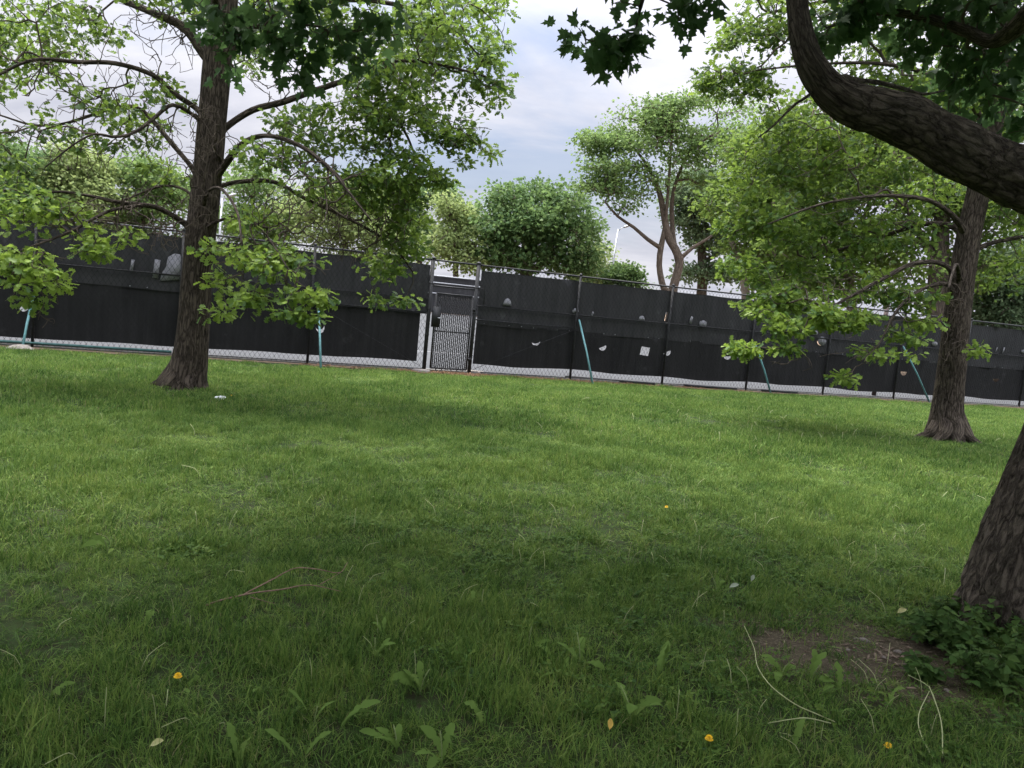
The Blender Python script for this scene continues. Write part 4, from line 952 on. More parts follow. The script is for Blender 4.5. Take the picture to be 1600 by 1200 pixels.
far_tree('big tree with a broad brown trunk half hidden by the right oak', 46, [[(1466, 520, 38, 0), (1466, 480, 34, 0), (1467, 430, 30, 0), (1470, 360, 24, 0), (1480, 260, 14, 0)], [(1467, 420, 14, 0), (1430, 350, 9, 0), (1400, 290, 6, 0)]],
         [(1440, 280, 80, 80, 0, 3.5, 80), (1520, 260, 70, 90, 0, 3.5, 80), (1400, 370, 50, 32, 0, 2.5, 24), (1470, 180, 110, 60, 0, 4, 80), (1555, 340, 50, 50, 0, 3, 36), (1420, 420, 44, 24, 0, 3, 22), (1510, 420, 40, 40, 0, 3, 30)], M['far_near'], 'far_bark', 0.3, 24, 0.55)
far_tree('low bushy green tree at the right edge behind the fence', 48, [[(1572, 520, 10, 0), (1570, 470, 9, 0), (1572, 410, 6, 0)], [(1570, 470, 6, 0), (1545, 430, 4, 0)]],
         [(1565, 430, 44, 44, 0, 2.5, 60), (1610, 420, 50, 60, 0, 3, 60), (1545, 480, 30, 22, 0, 2, 20), (1590, 490, 34, 18, 0, 2, 24), (1560, 505, 50, 16, 0, 2, 30)], M['far_grey'], 'far_bark', 0.3, 26, 0.5, gaps=0.3)
far_tree('pale yellow-green tree just left of the round maple', 88, [[(712, 460, 10, 0), (712, 400, 8, 0), (714, 350, 5, 0)]],
         [(712, 345, 24, 30, 0, 3, 30), (695, 385, 34, 32, 0, 3, 36), (735, 395, 22, 30, 0, 3, 22), (700, 320, 16, 18, 0, 2, 12)], M['far_yellow'], 'far_bark', 0.42, 30)
far_tree('dark broadleaf tree behind the low right twigs of the left oak', 100, [[(655, 460, 12, 0), (655, 380, 9, 0), (655, 320, 5, 0)]],
         [(640, 310, 44, 32, 0, 4, 50), (590, 300, 40, 30, 2, 4, 36), (690, 300, 24, 18, 0, 3, 16), (620, 350, 46, 30, 0, 4, 36), (725, 345, 20, 30, 2, 3, 18), (655, 375, 50, 26, 0, 4, 26)], M['far_deep'], 'far_bark', 0.46, 30)
far_tree('small pale green tree between the round maple and the slanting light pole', 104, [[(925, 470, 8, 0), (925, 430, 6, 0), (926, 390, 4, 0)]],
         [(925, 395, 24, 18, 0, 3, 24), (935, 425, 34, 20, 0, 3, 30), (915, 432, 26, 14, 0, 3, 16)], M['far_yellow'], 'far_bark', 0.42, 26)
far_tree('small round dark tree beside the foot of the slanting light pole', 88, [[(976, 470, 6, 0), (976, 440, 5, 0), (976, 420, 3, 0)]],
         [(976, 428, 22, 13, 0, 2, 26), (966, 436, 20, 10, 0, 2, 14), (985, 440, 16, 8, 0, 2, 10)], M['far_deep'], 'far_bark', 0.4, 28, 0.6)
far_tree('tall pale feathery tree seen left of the left oak trunk', 84, [[(112, 470, 14, 0), (112, 380, 11, 0), (112, 280, 6, 0)]],
         [(112, 258, 44, 34, 0, 4, 60), (85, 290, 36, 36, -2, 4, 36), (150, 275, 30, 28, 2, 4, 30), (95, 315, 56, 36, 0, 4, 56), (150, 310, 40, 40, 0, 4, 40), (110, 370, 60, 24, 0, 4, 34), (110, 400, 70, 20, 0, 4, 30)], M['far_yellow'], 'far_bark', 0.42, 30)
far_tree('darker green tree at the left edge beyond the fence', 78, [[(12, 470, 16, 0), (12, 380, 12, 0), (12, 270, 6, 0)]],
         [(10, 250, 46, 34, 0, 4, 56), (20, 310, 50, 40, 0, 4, 60), (-40, 280, 60, 60, 0, 4, 60), (20, 360, 50, 20, 0, 4, 28), (20, 385, 60, 20, 0, 4, 26)], M['far_deep'], 'far_bark', 0.42, 30)
far_tree('mid green tree directly behind the left oak trunk, left side', 90, [[(225, 470, 12, 0), (225, 380, 10, 0), (225, 290, 5, 0)]],
         [(225, 268, 40, 26, 0, 4, 40), (255, 290, 40, 30, 2, 4, 36), (215, 320, 50, 34, 0, 4, 50), (270, 315, 36, 40, 0, 4, 40), (180, 350, 36, 20, 0, 4, 20), (225, 380, 80, 24, 0, 4, 44)], M['far_mid'], 'far_bark', 0.42, 30)
far_tree('soft green tree behind the left oak trunk, right side, by the thin pole', 94, [[(395, 470, 12, 0), (395, 390, 10, 0), (395, 310, 5, 0)]],
         [(395, 285, 50, 34, 0, 4, 50), (370, 345, 44, 28, 0, 4, 40), (440, 340, 50, 36, 0, 4, 50), (420, 375, 60, 16, 0, 4, 22), (400, 400, 80, 20, 0, 4, 36)], M['far_mid'], 'far_bark', 0.42, 28)
far_tree('bright green tree behind the hanging twigs of the left oak', 90, [[(540, 470, 12, 0), (540, 400, 10, 0), (540, 330, 5, 0)]],
         [(540, 312, 60, 34, 0, 4, 60), (470, 330, 44, 34, 1, 4, 44), (500, 355, 50, 26, 0, 4, 40), (580, 360, 44, 30, 0, 4, 40), (560, 395, 60, 14, 0, 4, 20), (560, 415, 90, 20, 0, 4, 40)], M['far_yellow'], 'far_bark', 0.42, 28)

# ================================================================== GRASS
def grass_mat(name, dark, mid, light, dry):
    t = NT(name)
    p = t.pos()
    big = t.noise(p, 0.45, 4, 0.6); med = t.noise(p, 2.6, 3)
    rnd = t.n('ShaderNodeObjectInfo').outputs['Random']
    a = t.n('ShaderNodeAttribute', attribute_name='tone').outputs['Fac']
    v = t.math('ADD', t.math('ADD', t.math('MULTIPLY', big, 0.42), t.math('MULTIPLY', med, 0.28)), t.math('ADD', t.math('MULTIPLY', rnd, 0.2), t.math('SUBTRACT', t.math('MULTIPLY', a, 0.34), 0.09)))
    c = t.ramp(v, [(0.34, dark), (0.54, mid), (0.78, light)])
    c = t.mix(t.ramp(a, [(0.94, (0, 0, 0)), (0.97, (1, 1, 1))]), c, dry)
    b = t.bsdf(c, 0.6, 0.12)
    tr = t.n('ShaderNodeBsdfTranslucent'); t.l(c, tr.inputs[0])
    m = t.n('ShaderNodeMixShader'); m.inputs[0].default_value = 0.3
    t.l(b, m.inputs[1]); t.l(tr.outputs[0], m.inputs[2])
    return t.done(m.outputs[0])
M['grass'] = grass_mat('grass', (0.038, 0.085, 0.018), (0.118, 0.205, 0.042), (0.23, 0.3, 0.072), (0.26, 0.26, 0.12))
M['clover'] = grass_mat('clover', (0.03, 0.075, 0.014), (0.07, 0.135, 0.022), (0.125, 0.185, 0.034), (0.1, 0.15, 0.03))

def blade_tuft(n, rad, lo, hi, width, lean=0.5):
    k = 4
    pos = rng.normal(0, rad * 0.55, (n, 2)); h = rng.uniform(lo, hi, n); az = rng.uniform(0, 2 * math.pi, n); ln = np.abs(rng.normal(0, lean, n)) + 0.12
    tw = rng.uniform(0, 2 * math.pi, n); w = width * rng.uniform(0.7, 1.3, n)
    V = []; L = []; T = []
    tt = np.array([0, 0.36, 0.7, 1.0]); ww = np.array([0.8, 1.0, 0.7, 0.0])
    dx = np.cos(az)[:, None]; dy = np.sin(az)[:, None]
    bend = (ln[:, None] * tt[None] ** 1.8) * h[:, None]
    z = h[:, None] * tt[None] * np.sqrt(np.clip(1 - 0.55 * (ln[:, None] * tt[None]) ** 2, 0.1, 1))
    cx = pos[:, 0:1] + dx * bend; cy = pos[:, 1:2] + dy * bend
    wx = np.cos(tw)[:, None] * w[:, None] * ww; wy = np.sin(tw)[:, None] * w[:, None] * ww
    A = np.stack([cx - wx, cy - wy, z], 2); B = np.stack([cx + wx, cy + wy, z], 2)
    Vv = np.concatenate([A[:, :3], B[:, :3], A[:, 3:4]], 1)        # 7 verts per blade
    f = [(0, 3, 4, 1), (1, 4, 5, 2), (2, 5, 6)]
    fl = np.concatenate([np.array(q) for q in f])
    L = (fl[None] + (np.arange(n) * 7)[:, None]).ravel(); T = np.tile([4, 4, 3], n)
    tone = np.repeat(rng.random(n), 3)
    return Vv.reshape(-1, 3), L, T, tone
def clover_tuft(n, rad, lo, hi, sz):
    tpl = (np.array([(0, 0, 0), (0.35, 0.4, 0.08), (0.25, 0.9, 0.05), (-0.25, 0.9, 0.05), (-0.35, 0.4, 0.08)]), [(0, 1, 2, 3, 4)])
    P = []; Y = []
    for i in range(n):
        q = rng.normal(0, rad * 0.6, 2); z = rng.uniform(lo, hi); a0 = rng.uniform(0, 6.28)
        for k in range(3):
            P.append((q[0], q[1], z)); Y.append((math.cos(a0 + k * 2.09), math.sin(a0 + k * 2.09), rng.normal(0, 0.3)))
    P = np.array(P); Y = np.array(Y)
    V, L, T, nf = scatter_leaves(tpl, P, Y, np.array([0, 0, 1.0]) + rng.normal(0, 0.25, P.shape), sz * rng.uniform(0.7, 1.2, len(P)))
    return V, L, T, np.repeat(rng.random(len(P)) * 0.9, nf)

def tuft_collection(name, gens, mat):
    col = bpy.data.collections.new(name)
    for V, L, T, tone in gens:
        o = mesh_np('grass_tuft', V, L, T, mat, None, False, face_attr={'tone': tone}, link=False)
        col.objects.link(o)
    return col
col_near = tuft_collection('near_tufts', [blade_tuft(34, 0.06, 0.03, 0.085, 0.0015, 0.75) for _ in range(6)] + [blade_tuft(16, 0.04, 0.06, 0.14, 0.0022, 0.6), blade_tuft(9, 0.05, 0.06, 0.13, 0.0024, 0.9)], M['grass'])
col_mid = tuft_collection('mid_tufts', [blade_tuft(44, 0.10, 0.03, 0.09, 0.0024, 0.75) for _ in range(6)] + [blade_tuft(22, 0.06, 0.06, 0.14, 0.0024, 0.6)], M['grass'])
col_far = tuft_collection('far_tufts', [blade_tuft(60, 0.16, 0.03, 0.09, 0.004, 0.75) for _ in range(6)] + [blade_tuft(24, 0.10, 0.06, 0.14, 0.0035, 0.6)], M['grass'])
col_clover = tuft_collection('clover_tufts', [clover_tuft(12, 0.07, 0.012, 0.05, 0.017) for _ in range(5)], M['clover'])

def instancer(name, label, pts, scale, col, group=None):
    n = len(pts)
    me = bpy.data.meshes.new(name); me.vertices.add(n); me.vertices.foreach_set('co', np.ascontiguousarray(pts, dtype=np.float32).ravel())
    a = me.attributes.new('scl', 'FLOAT_VECTOR', 'POINT'); a.data.foreach_set('vector', np.ascontiguousarray(scale, dtype=np.float32).ravel())
    rot = np.column_stack([rng.normal(0, 0.1, n), rng.normal(0, 0.1, n), rng.uniform(0, 6.283, n)])
    a = me.attributes.new('rot', 'FLOAT_VECTOR', 'POINT'); a.data.foreach_set('vector', rot.astype(np.float32).ravel())
    a = me.attributes.new('idx', 'INT', 'POINT'); a.data.foreach_set('value', rng.integers(0, len(col.objects), n).astype(np.int32))
    o = bpy.data.objects.new(name, me); C.objects.link(o)
    ng = bpy.data.node_groups.new(name, 'GeometryNodeTree')
    ng.interface.new_socket('Geometry', in_out='INPUT', socket_type='NodeSocketGeometry')
    ng.interface.new_socket('Geometry', in_out='OUTPUT', socket_type='NodeSocketGeometry')
    N = ng.nodes; l = ng.links.new
    gi = N.new('NodeGroupInput'); go = N.new('NodeGroupOutput')
    ci = N.new('GeometryNodeCollectionInfo'); ci.inputs[0].default_value = col
    for s in ci.inputs:
        if s.name in ('Separate Children', 'Reset Children'): s.default_value = True
    ip = N.new('GeometryNodeInstanceOnPoints')
    def attr(nm, typ):
        q = N.new('GeometryNodeInputNamedAttribute'); q.data_type = typ; q.inputs[0].default_value = nm
        return next(s for s in q.outputs if s.enabled and s.name == 'Attribute')
    l(gi.outputs[0], ip.inputs['Points']); l(ci.outputs[0], ip.inputs['Instance'])
    ip.inputs['Pick Instance'].default_value = True
    l(attr('idx', 'INT'), ip.inputs['Instance Index'])
    e2r = N.new('FunctionNodeEulerToRotation'); l(attr('rot', 'FLOAT_VECTOR'), e2r.inputs[0]); l(e2r.outputs[0], ip.inputs['Rotation'])
    l(attr('scl', 'FLOAT_VECTOR'), ip.inputs['Scale'])
    l(ip.outputs[0], go.inputs[0])
    md = o.modifiers.new('tufts', 'NODES'); md.node_group = ng
    tag(o, label, None, group, 'stuff')
    return o

def lawn_points(d0, d1, dens, wid=0.82):
    """random points in the ring of distances d0..d1 in front of the camera, uniform per square metre"""
    ang = wid
    n = int(ang * (d1 ** 2 - d0 ** 2) * dens)
    r = np.sqrt(rng.uniform(d0 ** 2, d1 ** 2, n)); a = rng.uniform(-ang, ang, n)
    x = r * np.sin(a); y = r * np.cos(a)
    df = F_DIST - (-math.sin(FA) * x + math.cos(FA) * y)
    e = 0.45 + 0.5 * vnoise(np.column_stack([x * 1.7, y * 1.7, 0 * x])) + 0.35 * vnoise(np.column_stack([x * 0.4, y * 0.4, 0 * x + 5]))
    keep = df > e
    ddirt = np.hypot((x - DIRT_C[0]) * 0.72, y - DIRT_C[1]) + (fbm(np.column_stack([x * 3, y * 3, 0 * x + 9]), 3) - 0.5) * 0.7
    keep &= rng.random(n) < np.clip((ddirt - 0.2) / 0.5, 0.13, 1)
    for b, rr in ((LB, 0.42), (RB, 0.42), (NB, 0.46)):
        keep &= np.hypot(x - b[0], y - b[1]) > rr
    # thin spots
    th = fbm(np.column_stack([x * 1.3, y * 1.3, 0 * x + 2.2]), 3)
    keep &= rng.random(n) < np.clip((th - 0.25) / 0.14, 0.42, 1)
    x = x[keep]; y = y[keep]
    return np.column_stack([x, y, ground_z(x, y) - 0.006]), df[keep]
def lawn_scale(P, lo=0.4, hi=1.5, df=None):
    n1 = fbm(np.column_stack([P[:, 0] * 0.9, P[:, 1] * 0.9, 0 * P[:, 0] + 4]), 3); n2 = vnoise(np.column_stack([P[:, 0] * 4, P[:, 1] * 4, 0 * P[:, 0]]))
    n3 = vnoise(np.column_stack([P[:, 0] * 1.9, P[:, 1] * 1.9, 0 * P[:, 0] + 3]))
    h = lo + (hi - lo) * np.clip((n1 * 0.45 + n2 * 0.3 + n3 * 0.25 - 0.27) / 0.46, 0, 1)
    w = rng.uniform(0.85, 1.2, len(P))
    return np.column_stack([w, w, h * rng.uniform(0.8, 1.2, len(P))])
for nm, lab, d0, d1, dn, cl in (('grass', 'dark shaded blades of grass nearest the camera', 1.5, 5.2, 330, col_near), ('grass', 'mown grass in the middle of the lawn', 5.0, 11.0, 150, col_mid),
                                ('grass', 'brighter grass towards the fence', 10.6, 34.0, 62, col_far)):
    P, df = lawn_points(d0, d1, dn)
    instancer(nm, lab, P, lawn_scale(P), cl)
P, df = lawn_points(1.6, 8.0, 70)
dw = np.hypot(P[:, 0] - DIRT_C[0] + 0.3, P[:, 1] - DIRT_C[1] - 0.3)
mask = (vnoise(np.column_stack([P[:, 0] * 1.1, P[:, 1] * 1.1, 0 * P[:, 0] + 7])) > 0.74) | (rng.random(len(P)) < np.clip(1.5 - dw / 1.7, 0, 0.9))
P = P[mask]
instancer('clover', 'small round clover leaves spreading among the grass and round the bare soil', P, np.column_stack([rng.uniform(0.8, 1.4, len(P))] * 3), col_clover)

# ---- pale dry stalks sticking out of the lawn (uncountable)
M['stalk'] = plain_mat('stalk', (0.2, 0.25, 0.1), 0.6, 0.3, var=0.3, scale=30)
M['stalk_pale'] = plain_mat('stalk_pale', (0.33, 0.36, 0.18), 0.6, 0.3, var=0.25, scale=30)
mb = MB()
def stalk(b, h, lean, az, r):
    d = np.array([math.cos(az), math.sin(az), 0]); P = [b, b + ZV * h * 0.5 + d * lean * h * 0.25, b + ZV * h * (1 - 0.25 * lean) + d * lean * h * 0.8]
    return catmull(P, h / 5), r
spots = []
for _ in range(85): spots.append((rng.uniform(0, 1600), rng.uniform(640, 1190)))
for _ in range(90): spots.append((rng.normal(1230, 190), rng.uniform(615, 700)))
for _ in range(50): spots.append((rng.uniform(780, 1600), rng.uniform(780, 900)))
for _ in range(24): spots.append((rng.uniform(1060, 1480), rng.uniform(850, 1190)))
for (x, y) in spots:
    hz = 460 + 0.099 * (x - 800)
    if y < hz + 140 or x > 1596: continue
    b = on_ground(x, y)
    if F_DIST - (-math.sin(FA) * b[0] + math.cos(FA) * b[1]) < 0.9: continue
    dd = np.linalg.norm(b - CAM)
    pts, r = stalk(b, rng.uniform(0.06, 0.17) * (1.25 if y < 720 else 1), abs(rng.normal(0.5, 0.5)), rng.uniform(0, 6.28), 0.0008 + 0.0002 * dd)
    mb.tube(pts, np.linspace(r * 1.2, r * 0.8, len(pts)), 4)
o = mb.build('grass_stalks', M['stalk_pale']); tag(o, 'pale thin flower stalks scattered over the lawn', None, None, 'stuff')

# ---- bark mulch along the gate
mb = MB()
for _ in range(2600):
    s = rng.normal(S_GR + 0.3, 1.6) if rng.random() < 0.7 else rng.uniform(-6, 8); n = 0.12 + abs(rng.normal(0, 0.36))
    if n > 1.0: continue
    q = fp(s, 0, n); q[2] = gz(q[0], q[1]) + rng.uniform(0.0, 0.03)
    a = rng.uniform(0, 3.14); d = np.array([math.cos(a), math.sin(a), rng.normal(0, 0.25)]); d /= np.linalg.norm(d); e = np.cross(ZV, d); e /= np.linalg.norm(e)
    mb.box(q, d, e, np.cross(d, e), rng.uniform(0.015, 0.06), rng.uniform(0.006, 0.016), 0.004)
M['mulch'] = plain_mat('mulch', (0.22, 0.13, 0.075), 0.9, 0.1, var=0.6, scale=14)
o = mb.build('mulch', M['mulch']); tag(o, 'brown wood chips and dead leaves along the foot of the gate', None, None, 'stuff')

# ================================================================== SMALL THINGS
def dandelion_leaf(b, az, ln, arch, w, mb):
    """one toothed leaf arching up from b, with uneven backward teeth, a sideways bend and a twist"""
    d = np.array([math.cos(az), math.sin(az), 0]); sd = np.array([-d[1], d[0], 0])
    k = 21; L = []; Rr = []; Mi = []; bend = rng.normal(0, 0.25); tw = rng.normal(0, 0.5); droop = rng.uniform(0.15, 0.75)
    for i in range(k):
        t_ = i / (k - 1); r = ln * t_; a = arch * (1 - droop * t_ * t_)
        c = b + d * r * math.cos(a) + ZV * r * math.sin(a) + sd * bend * ln * t_ * t_
        env = w * (0.12 + 0.95 * t_ ** 0.9) * (1 if t_ < 0.8 else max(0.03, ((1 - t_) / 0.2) ** 0.6))
        s2 = sd * math.cos(tw * t_) + ZV * math.sin(tw * t_)
        out = []
        for side in (0, 1):
            tooth = (1.0, 0.8, 0.45)[i % 3] if t_ < 0.8 else 0.9
            q = env * tooth * rng.uniform(0.75, 1.15)
            if t_ < 0.22: q = w * 0.09
            out.append(q)
        back = (c - b) / (np.linalg.norm(c - b) + 1e-6) * -0.35
        up = ZV * 0.3
        Mi.append(c); L.append(c + s2 * out[0] + (up + back) * out[0]); Rr.append(c - s2 * out[1] + (up + back) * out[1])
    V = Mi + L + Rr; f = []
    for i in range(k - 1):
        f += [(i, i + 1, k + i + 1, k + i), (i + 1, i, 2 * k + i, 2 * k + i + 1)]
    mb.add(V, f)
def dandelion(px, py, nl, ln, label, stalk_h=0, flower=None, arch0=1.1, group='dandelion plants in the foreground grass', az0=None):
    b = on_ground(px, py); b[2] = gz(b[0], b[1]) - 0.005
    root = empty('dandelion', b); tag(root, label, 'dandelion', group)
    for i in range(nl):
        mb = MB(); az = (az0 if az0 is not None else rng.uniform(0, 6.28)) + i * 2.4
        dandelion_leaf(b, az, ln * rng.uniform(0.75, 1.1), arch0 * rng.uniform(0.7, 1.25), ln * 0.16, mb); mb.build('leaf', M['dandelion_leaf'], root, True)
    if stalk_h:
        az = rng.uniform(0, 6.28); pts, r = stalk(b, stalk_h, rng.uniform(0.1, 0.5), az, 0.0022)
        mb = MB(); mb.tube(pts, r, 6); st = mb.build('stalk', M['stalk'], root, True)
        if flower:
            c = pts[-1]; mb = MB(); n_ = 16
            for ring, (rr, zz, lw) in enumerate(((0.0155, 0.0, 0.004), (0.012, 0.004, 0.0035), (0.007, 0.008, 0.003))):
                for k in range(n_):
                    a = (k + ring * 0.5) / n_ * 6.283; d = np.array([math.cos(a), math.sin(a), 0]); sd = np.array([-d[1], d[0], 0]); u = ZV * (0.15 + ring * 0.5)
                    mb.add([c + ZV * zz + sd * lw * 0.5, c + ZV * zz - sd * lw * 0.5, c + ZV * zz + d * rr - sd * lw * 0.8 + u * rr, c + ZV * zz + d * rr * 1.08 + u * rr, c + ZV * zz + d * rr + sd * lw * 0.8 + u * rr], [(0, 1, 2, 3, 4)])
            mb.build('flower_head', M['yellow'], root)
    return root
M['yellow'] = plain_mat('yellow', (0.75, 0.48, 0.015), 0.6, 0.2, var=0.15, scale=60)
fl_ = [(285, 1075, 'yellow dandelion flower in the lower left foreground grass', 0.055), (1110, 1172, 'yellow dandelion flower at the bottom edge left of the bare soil', 0.06),
       (1384, 1184, 'yellow dandelion flower at the bottom edge below the bare soil', 0.05), (1041, 806, 'small yellow dandelion flower in mid lawn right of centre', 0.08), (361, 624, 'tiny yellow dandelion flower in the grass by the left oak', 0.07)]
for x, y, lab, h in fl_: dandelion(x, y, 2, 0.09, lab, h, True, 0.7, 'yellow dandelion flowers')
PL = [(168, 868, 3, .12, 'bright upright toothed leaves left of the fallen twig, upper left foreground', .1), (405, 1088, 2, .10, 'pair of dandelion leaves below the fallen twig', 0), (490, 1135, 2, .13, 'narrow dandelion leaf in the lower left grass by the bottom edge', .08),
      (528, 1150, 2, .15, 'long blade-like dandelion leaf at lower left of centre', 0), (470, 1190, 2, .12, 'pale dandelion leaf at the bottom left of centre', 0), (374, 1199, 2, .12, 'broad pale dandelion leaf touching the bottom edge at left', 0), (226, 982, 2, .10, 'lone bright dandelion leaf left of the thick end of the fallen twig', 0),
      (80, 1090, 2, .10, 'small dandelion leaf near the left edge of the foreground', .1), (656, 1085, 4, .13, 'dandelion with a broad upright rosette in the centre left foreground', .13), (752, 1135, 2, .14, 'single tall dandelion leaf leaning left in the centre foreground', 0),
      (620, 1175, 3, .11, 'drooping dandelion leaf by the bottom edge, left of centre', .09), (690, 1196, 4, .12, 'jagged spreading dandelion leaves at the bottom edge, left of centre', .12), (824, 1022, 2, .13, 'dark dandelion leaf with pale midrib in the centre foreground', .15), (906, 1045, 3, .13, 'tall dandelion leaves beside a straight stalk right of centre', .15),
      (986, 1130, 3, .15, 'dandelion with long upright leaf and bent stalk, right of centre', .14), (1026, 1062, 2, .15, 'tall deeply notched dandelion leaf right of centre', 0), (585, 1030, 3, .11, 'slanting dandelion leaves left of centre', .1), (598, 1000, 2, .1, 'thin dandelion leaves above the slanting ones left of centre', 0),
      (737, 950, 3, .09, 'round tipped dandelion leaves in the middle foreground', 0), (880, 1065, 2, .09, 'small dandelion leaf left of the tall leaves right of centre', 0), (1219, 1060, 3, .12, 'smooth broad dandelion leaves left of the bare soil', .12), (1266, 1070, 2, .14, 'tall thin dandelion leaf at the left rim of the bare soil', .12),
      (1312, 1085, 4, .13, 'dandelion with several upright leaves in front of the bare soil', 0), (1238, 1178, 2, .11, 'broad pale dandelion leaf below the long bent stalks', 0), (1388, 1098, 3, .09, 'small light dandelion leaves in the bare soil', 0), (640, 900, 2, .09, 'dandelion leaves in the grass beyond the fallen twig', 0),
      (900, 880, 3, .09, 'low dandelion leaves in the mid lawn right of centre', .14), (1120, 930, 3, .1, 'dandelion leaves and stalk on the clover beyond the bare soil', .15)]
for x, y, nl, ln, lab, sh in PL: dandelion(x, y, nl + (1 if nl > 2 else 0), ln * 1.22, lab, sh * 1.15, arch0=1.3)
# long bent stalks lying by the bare soil
def ground_path(pts):
    out = []
    for x, y, h in pts:
        b = on_ground(x, y); d = ray(x, y); t_ = (gz(b[0], b[1]) + h - CAM[2]) / d[2]; out.append(CAM + d * t_)
    return out
for pts, lab in (([(1163, 978, .16), (1178, 1012, .13), (1184, 1042, .1), (1205, 1072, .07), (1242, 1100, .05), (1275, 1115, .04), (1305, 1128, .02)], 'long curved pale stalk bending over left of the bare soil'),
                 ([(1200, 1130, .05), (1235, 1124, .07), (1262, 1122, .06), (1298, 1130, .02)], 'short arched pale stalk lying under the long curved one'),
                 ([(1452, 1072, .14), (1470, 1125, .09), (1473, 1184, .01)], 'right half of the pair of stalks forming a loop at lower right'),
                 ([(1452, 1080, .13), (1436, 1115, .09), (1438, 1145, .05), (1458, 1186, .01)], 'left half of the pair of stalks forming a loop at lower right')):
    mb = MB(); P = catmull(ground_path(pts), 0.02); mb.tube(P, np.linspace(0.0017, 0.0026, len(P)), 6)
    o = mb.build('plant_stalk', M['stalk_pale'], None, True); tag(o, lab, 'stalk', 'long bent stalks by the bare soil')
# fallen twig
root = empty('fallen_twig', on_ground(395, 940)); tag(root, 'bare forked reddish brown twig lying on the grass at lower left', 'twig')
mtw = plain_mat('twig', (0.2, 0.13, 0.1), 0.8, 0.2, var=0.3, scale=40)
for k, (pts, r0, r1) in enumerate(((((322, 946, .03), (345, 938, .05), (393, 927, .08), (440, 921, .09), (483, 914, .10), (533, 924, .08)), .0055, .002), (((380, 929, .075), (430, 903, .11), (450, 892, .12), (467, 887, .12), (500, 890, .12), (530, 895, .11), (543, 879, .13)), .004, .0018),
                                  (((500, 913, .1), (530, 896, .11)), .002, .0014), (((392, 933, .07), (420, 941, .07), (430, 943, .06)), .002, .001))):
    mb = MB(); P = catmull(ground_path(pts), 0.03); mb.tube(P, np.linspace(r0, r1, len(P)), 7); mb.build('branch' if k else 'stem', mtw, root, True)
# crumpled paper, fallen yellow leaf
def lump(name, px, py, r, mat, label, cat, sq=0.6, jag=0.35, group=None, lift=0.3):
    b = on_ground(px, py); b[2] = gz(b[0], b[1]); me = bpy.data.meshes.new(name)
    import bmesh
    bm = bmesh.new(); bmesh.ops.create_icosphere(bm, subdivisions=3, radius=1)
    P = np.array([v.co[:] for v in bm.verts]); k = 1 + jag * (fbm(P * 1.6 + px, 3) - 0.5) * 2
    rot = rng.uniform(0, 6.28)
    for v, q, s in zip(bm.verts, P, k): v.co = Vector((q[0] * s * r * 1.25, q[1] * s * r * 0.85, q[2] * s * r * sq + r * sq * lift))
    bmesh.ops.rotate(bm, verts=bm.verts, matrix=Matrix.Rotation(rot, 3, 'Z'))
    bm.to_mesh(me); bm.free(); me.materials.append(mat)
    o = bpy.data.objects.new(name, me); C.objects.link(o); o.location = Vector(b); tag(o, label, cat, group); return o
lump('crumpled_paper', 343, 627, 0.085, plain_mat('paper', (0.75, 0.76, 0.8), 0.8, var=0.1, scale=20), 'crumpled white paper scrap on the grass right of the left oak trunk', 'litter', 0.4, 0.7, lift=1.2)
M['stone'] = plain_mat('stone', (0.17, 0.15, 0.135), 0.9, 0.1, var=0.35, scale=45)
for x, y, r, lab in ((1351, 1002, .024, 'largest pale stone, in the middle of the bare soil'), (1338, 999, .014, 'small flat stone just left of the largest one'), (1403, 1019, .017, 'grey stone on the right side of the bare soil'), (1380, 1028, .014, 'yellowish stone below the middle of the bare soil'), (1325, 1016, .012, 'small tan stone at the left of the bare soil'),
                     (1290, 951, .013, 'pale stone at the upper left rim of the bare soil'), (1322, 953, .009, 'tiny pale stone at the top of the bare soil'), (1480, 1080, .015, 'stone among chips at the lower right of the bare soil')):
    lump('stone', x, y, r, M['stone'], lab, 'stone', 0.55, 0.3, 'stones on the bare soil')
def flat_leaf(px, py, ln, mat, label, az, tilt=0.4):
    b = on_ground(px, py); b[2] = gz(b[0], b[1]) + 0.05
    mb = MB(); d = np.array([math.cos(az), math.sin(az), tilt]); s_ = np.array([-math.sin(az), math.cos(az), 0.2]); up = np.cross(d, s_)
    L = [(0, 0), (0.25, .3), (0.32, .55), (.2, .82), (0, 1)]
    V = [b + d * ln * y + s_ * ln * x + up * abs(x) * ln * 0.5 for x, y in L] + [b + d * ln * y - s_ * ln * x + up * abs(x) * ln * 0.3 for x, y in L[1:-1]]
    mb.add(V, [(0, 1, 2, 3, 4), (0, 4, 7, 6, 5)]); o = mb.build('fallen_leaf', mat); tag(o, label, 'leaf', 'fallen leaves'); return o
yl = plain_mat('yellow_leaf', (0.4, 0.27, 0.05), 0.6, var=0.3, scale=60); gl = plain_mat('faded_leaf', (0.3, 0.3, 0.12), 0.6, var=0.3, scale=60); sl_ = plain_mat('silver_leaf', (0.2, 0.24, 0.17), 0.6, var=0.2, scale=60)
flat_leaf(950, 1160, 0.036, yl, 'curled yellow leaf in the grass at the bottom right of centre', 1.4, 0.8)
flat_leaf(232, 1188, 0.045, gl, 'dull yellow fallen leaf at the bottom left', 0.3)
flat_leaf(1138, 930, 0.06, sl_, 'pale silvery fallen leaf on the clover left of the bare soil', 0.1); flat_leaf(1172, 920, 0.04, sl_, 'small silvery fallen leaf standing on edge left of the bare soil', 0.9, 0.9)
flat_leaf(1400, 970, 0.06, gl, 'yellowish fallen leaf at the right of the bare soil', 0.2)
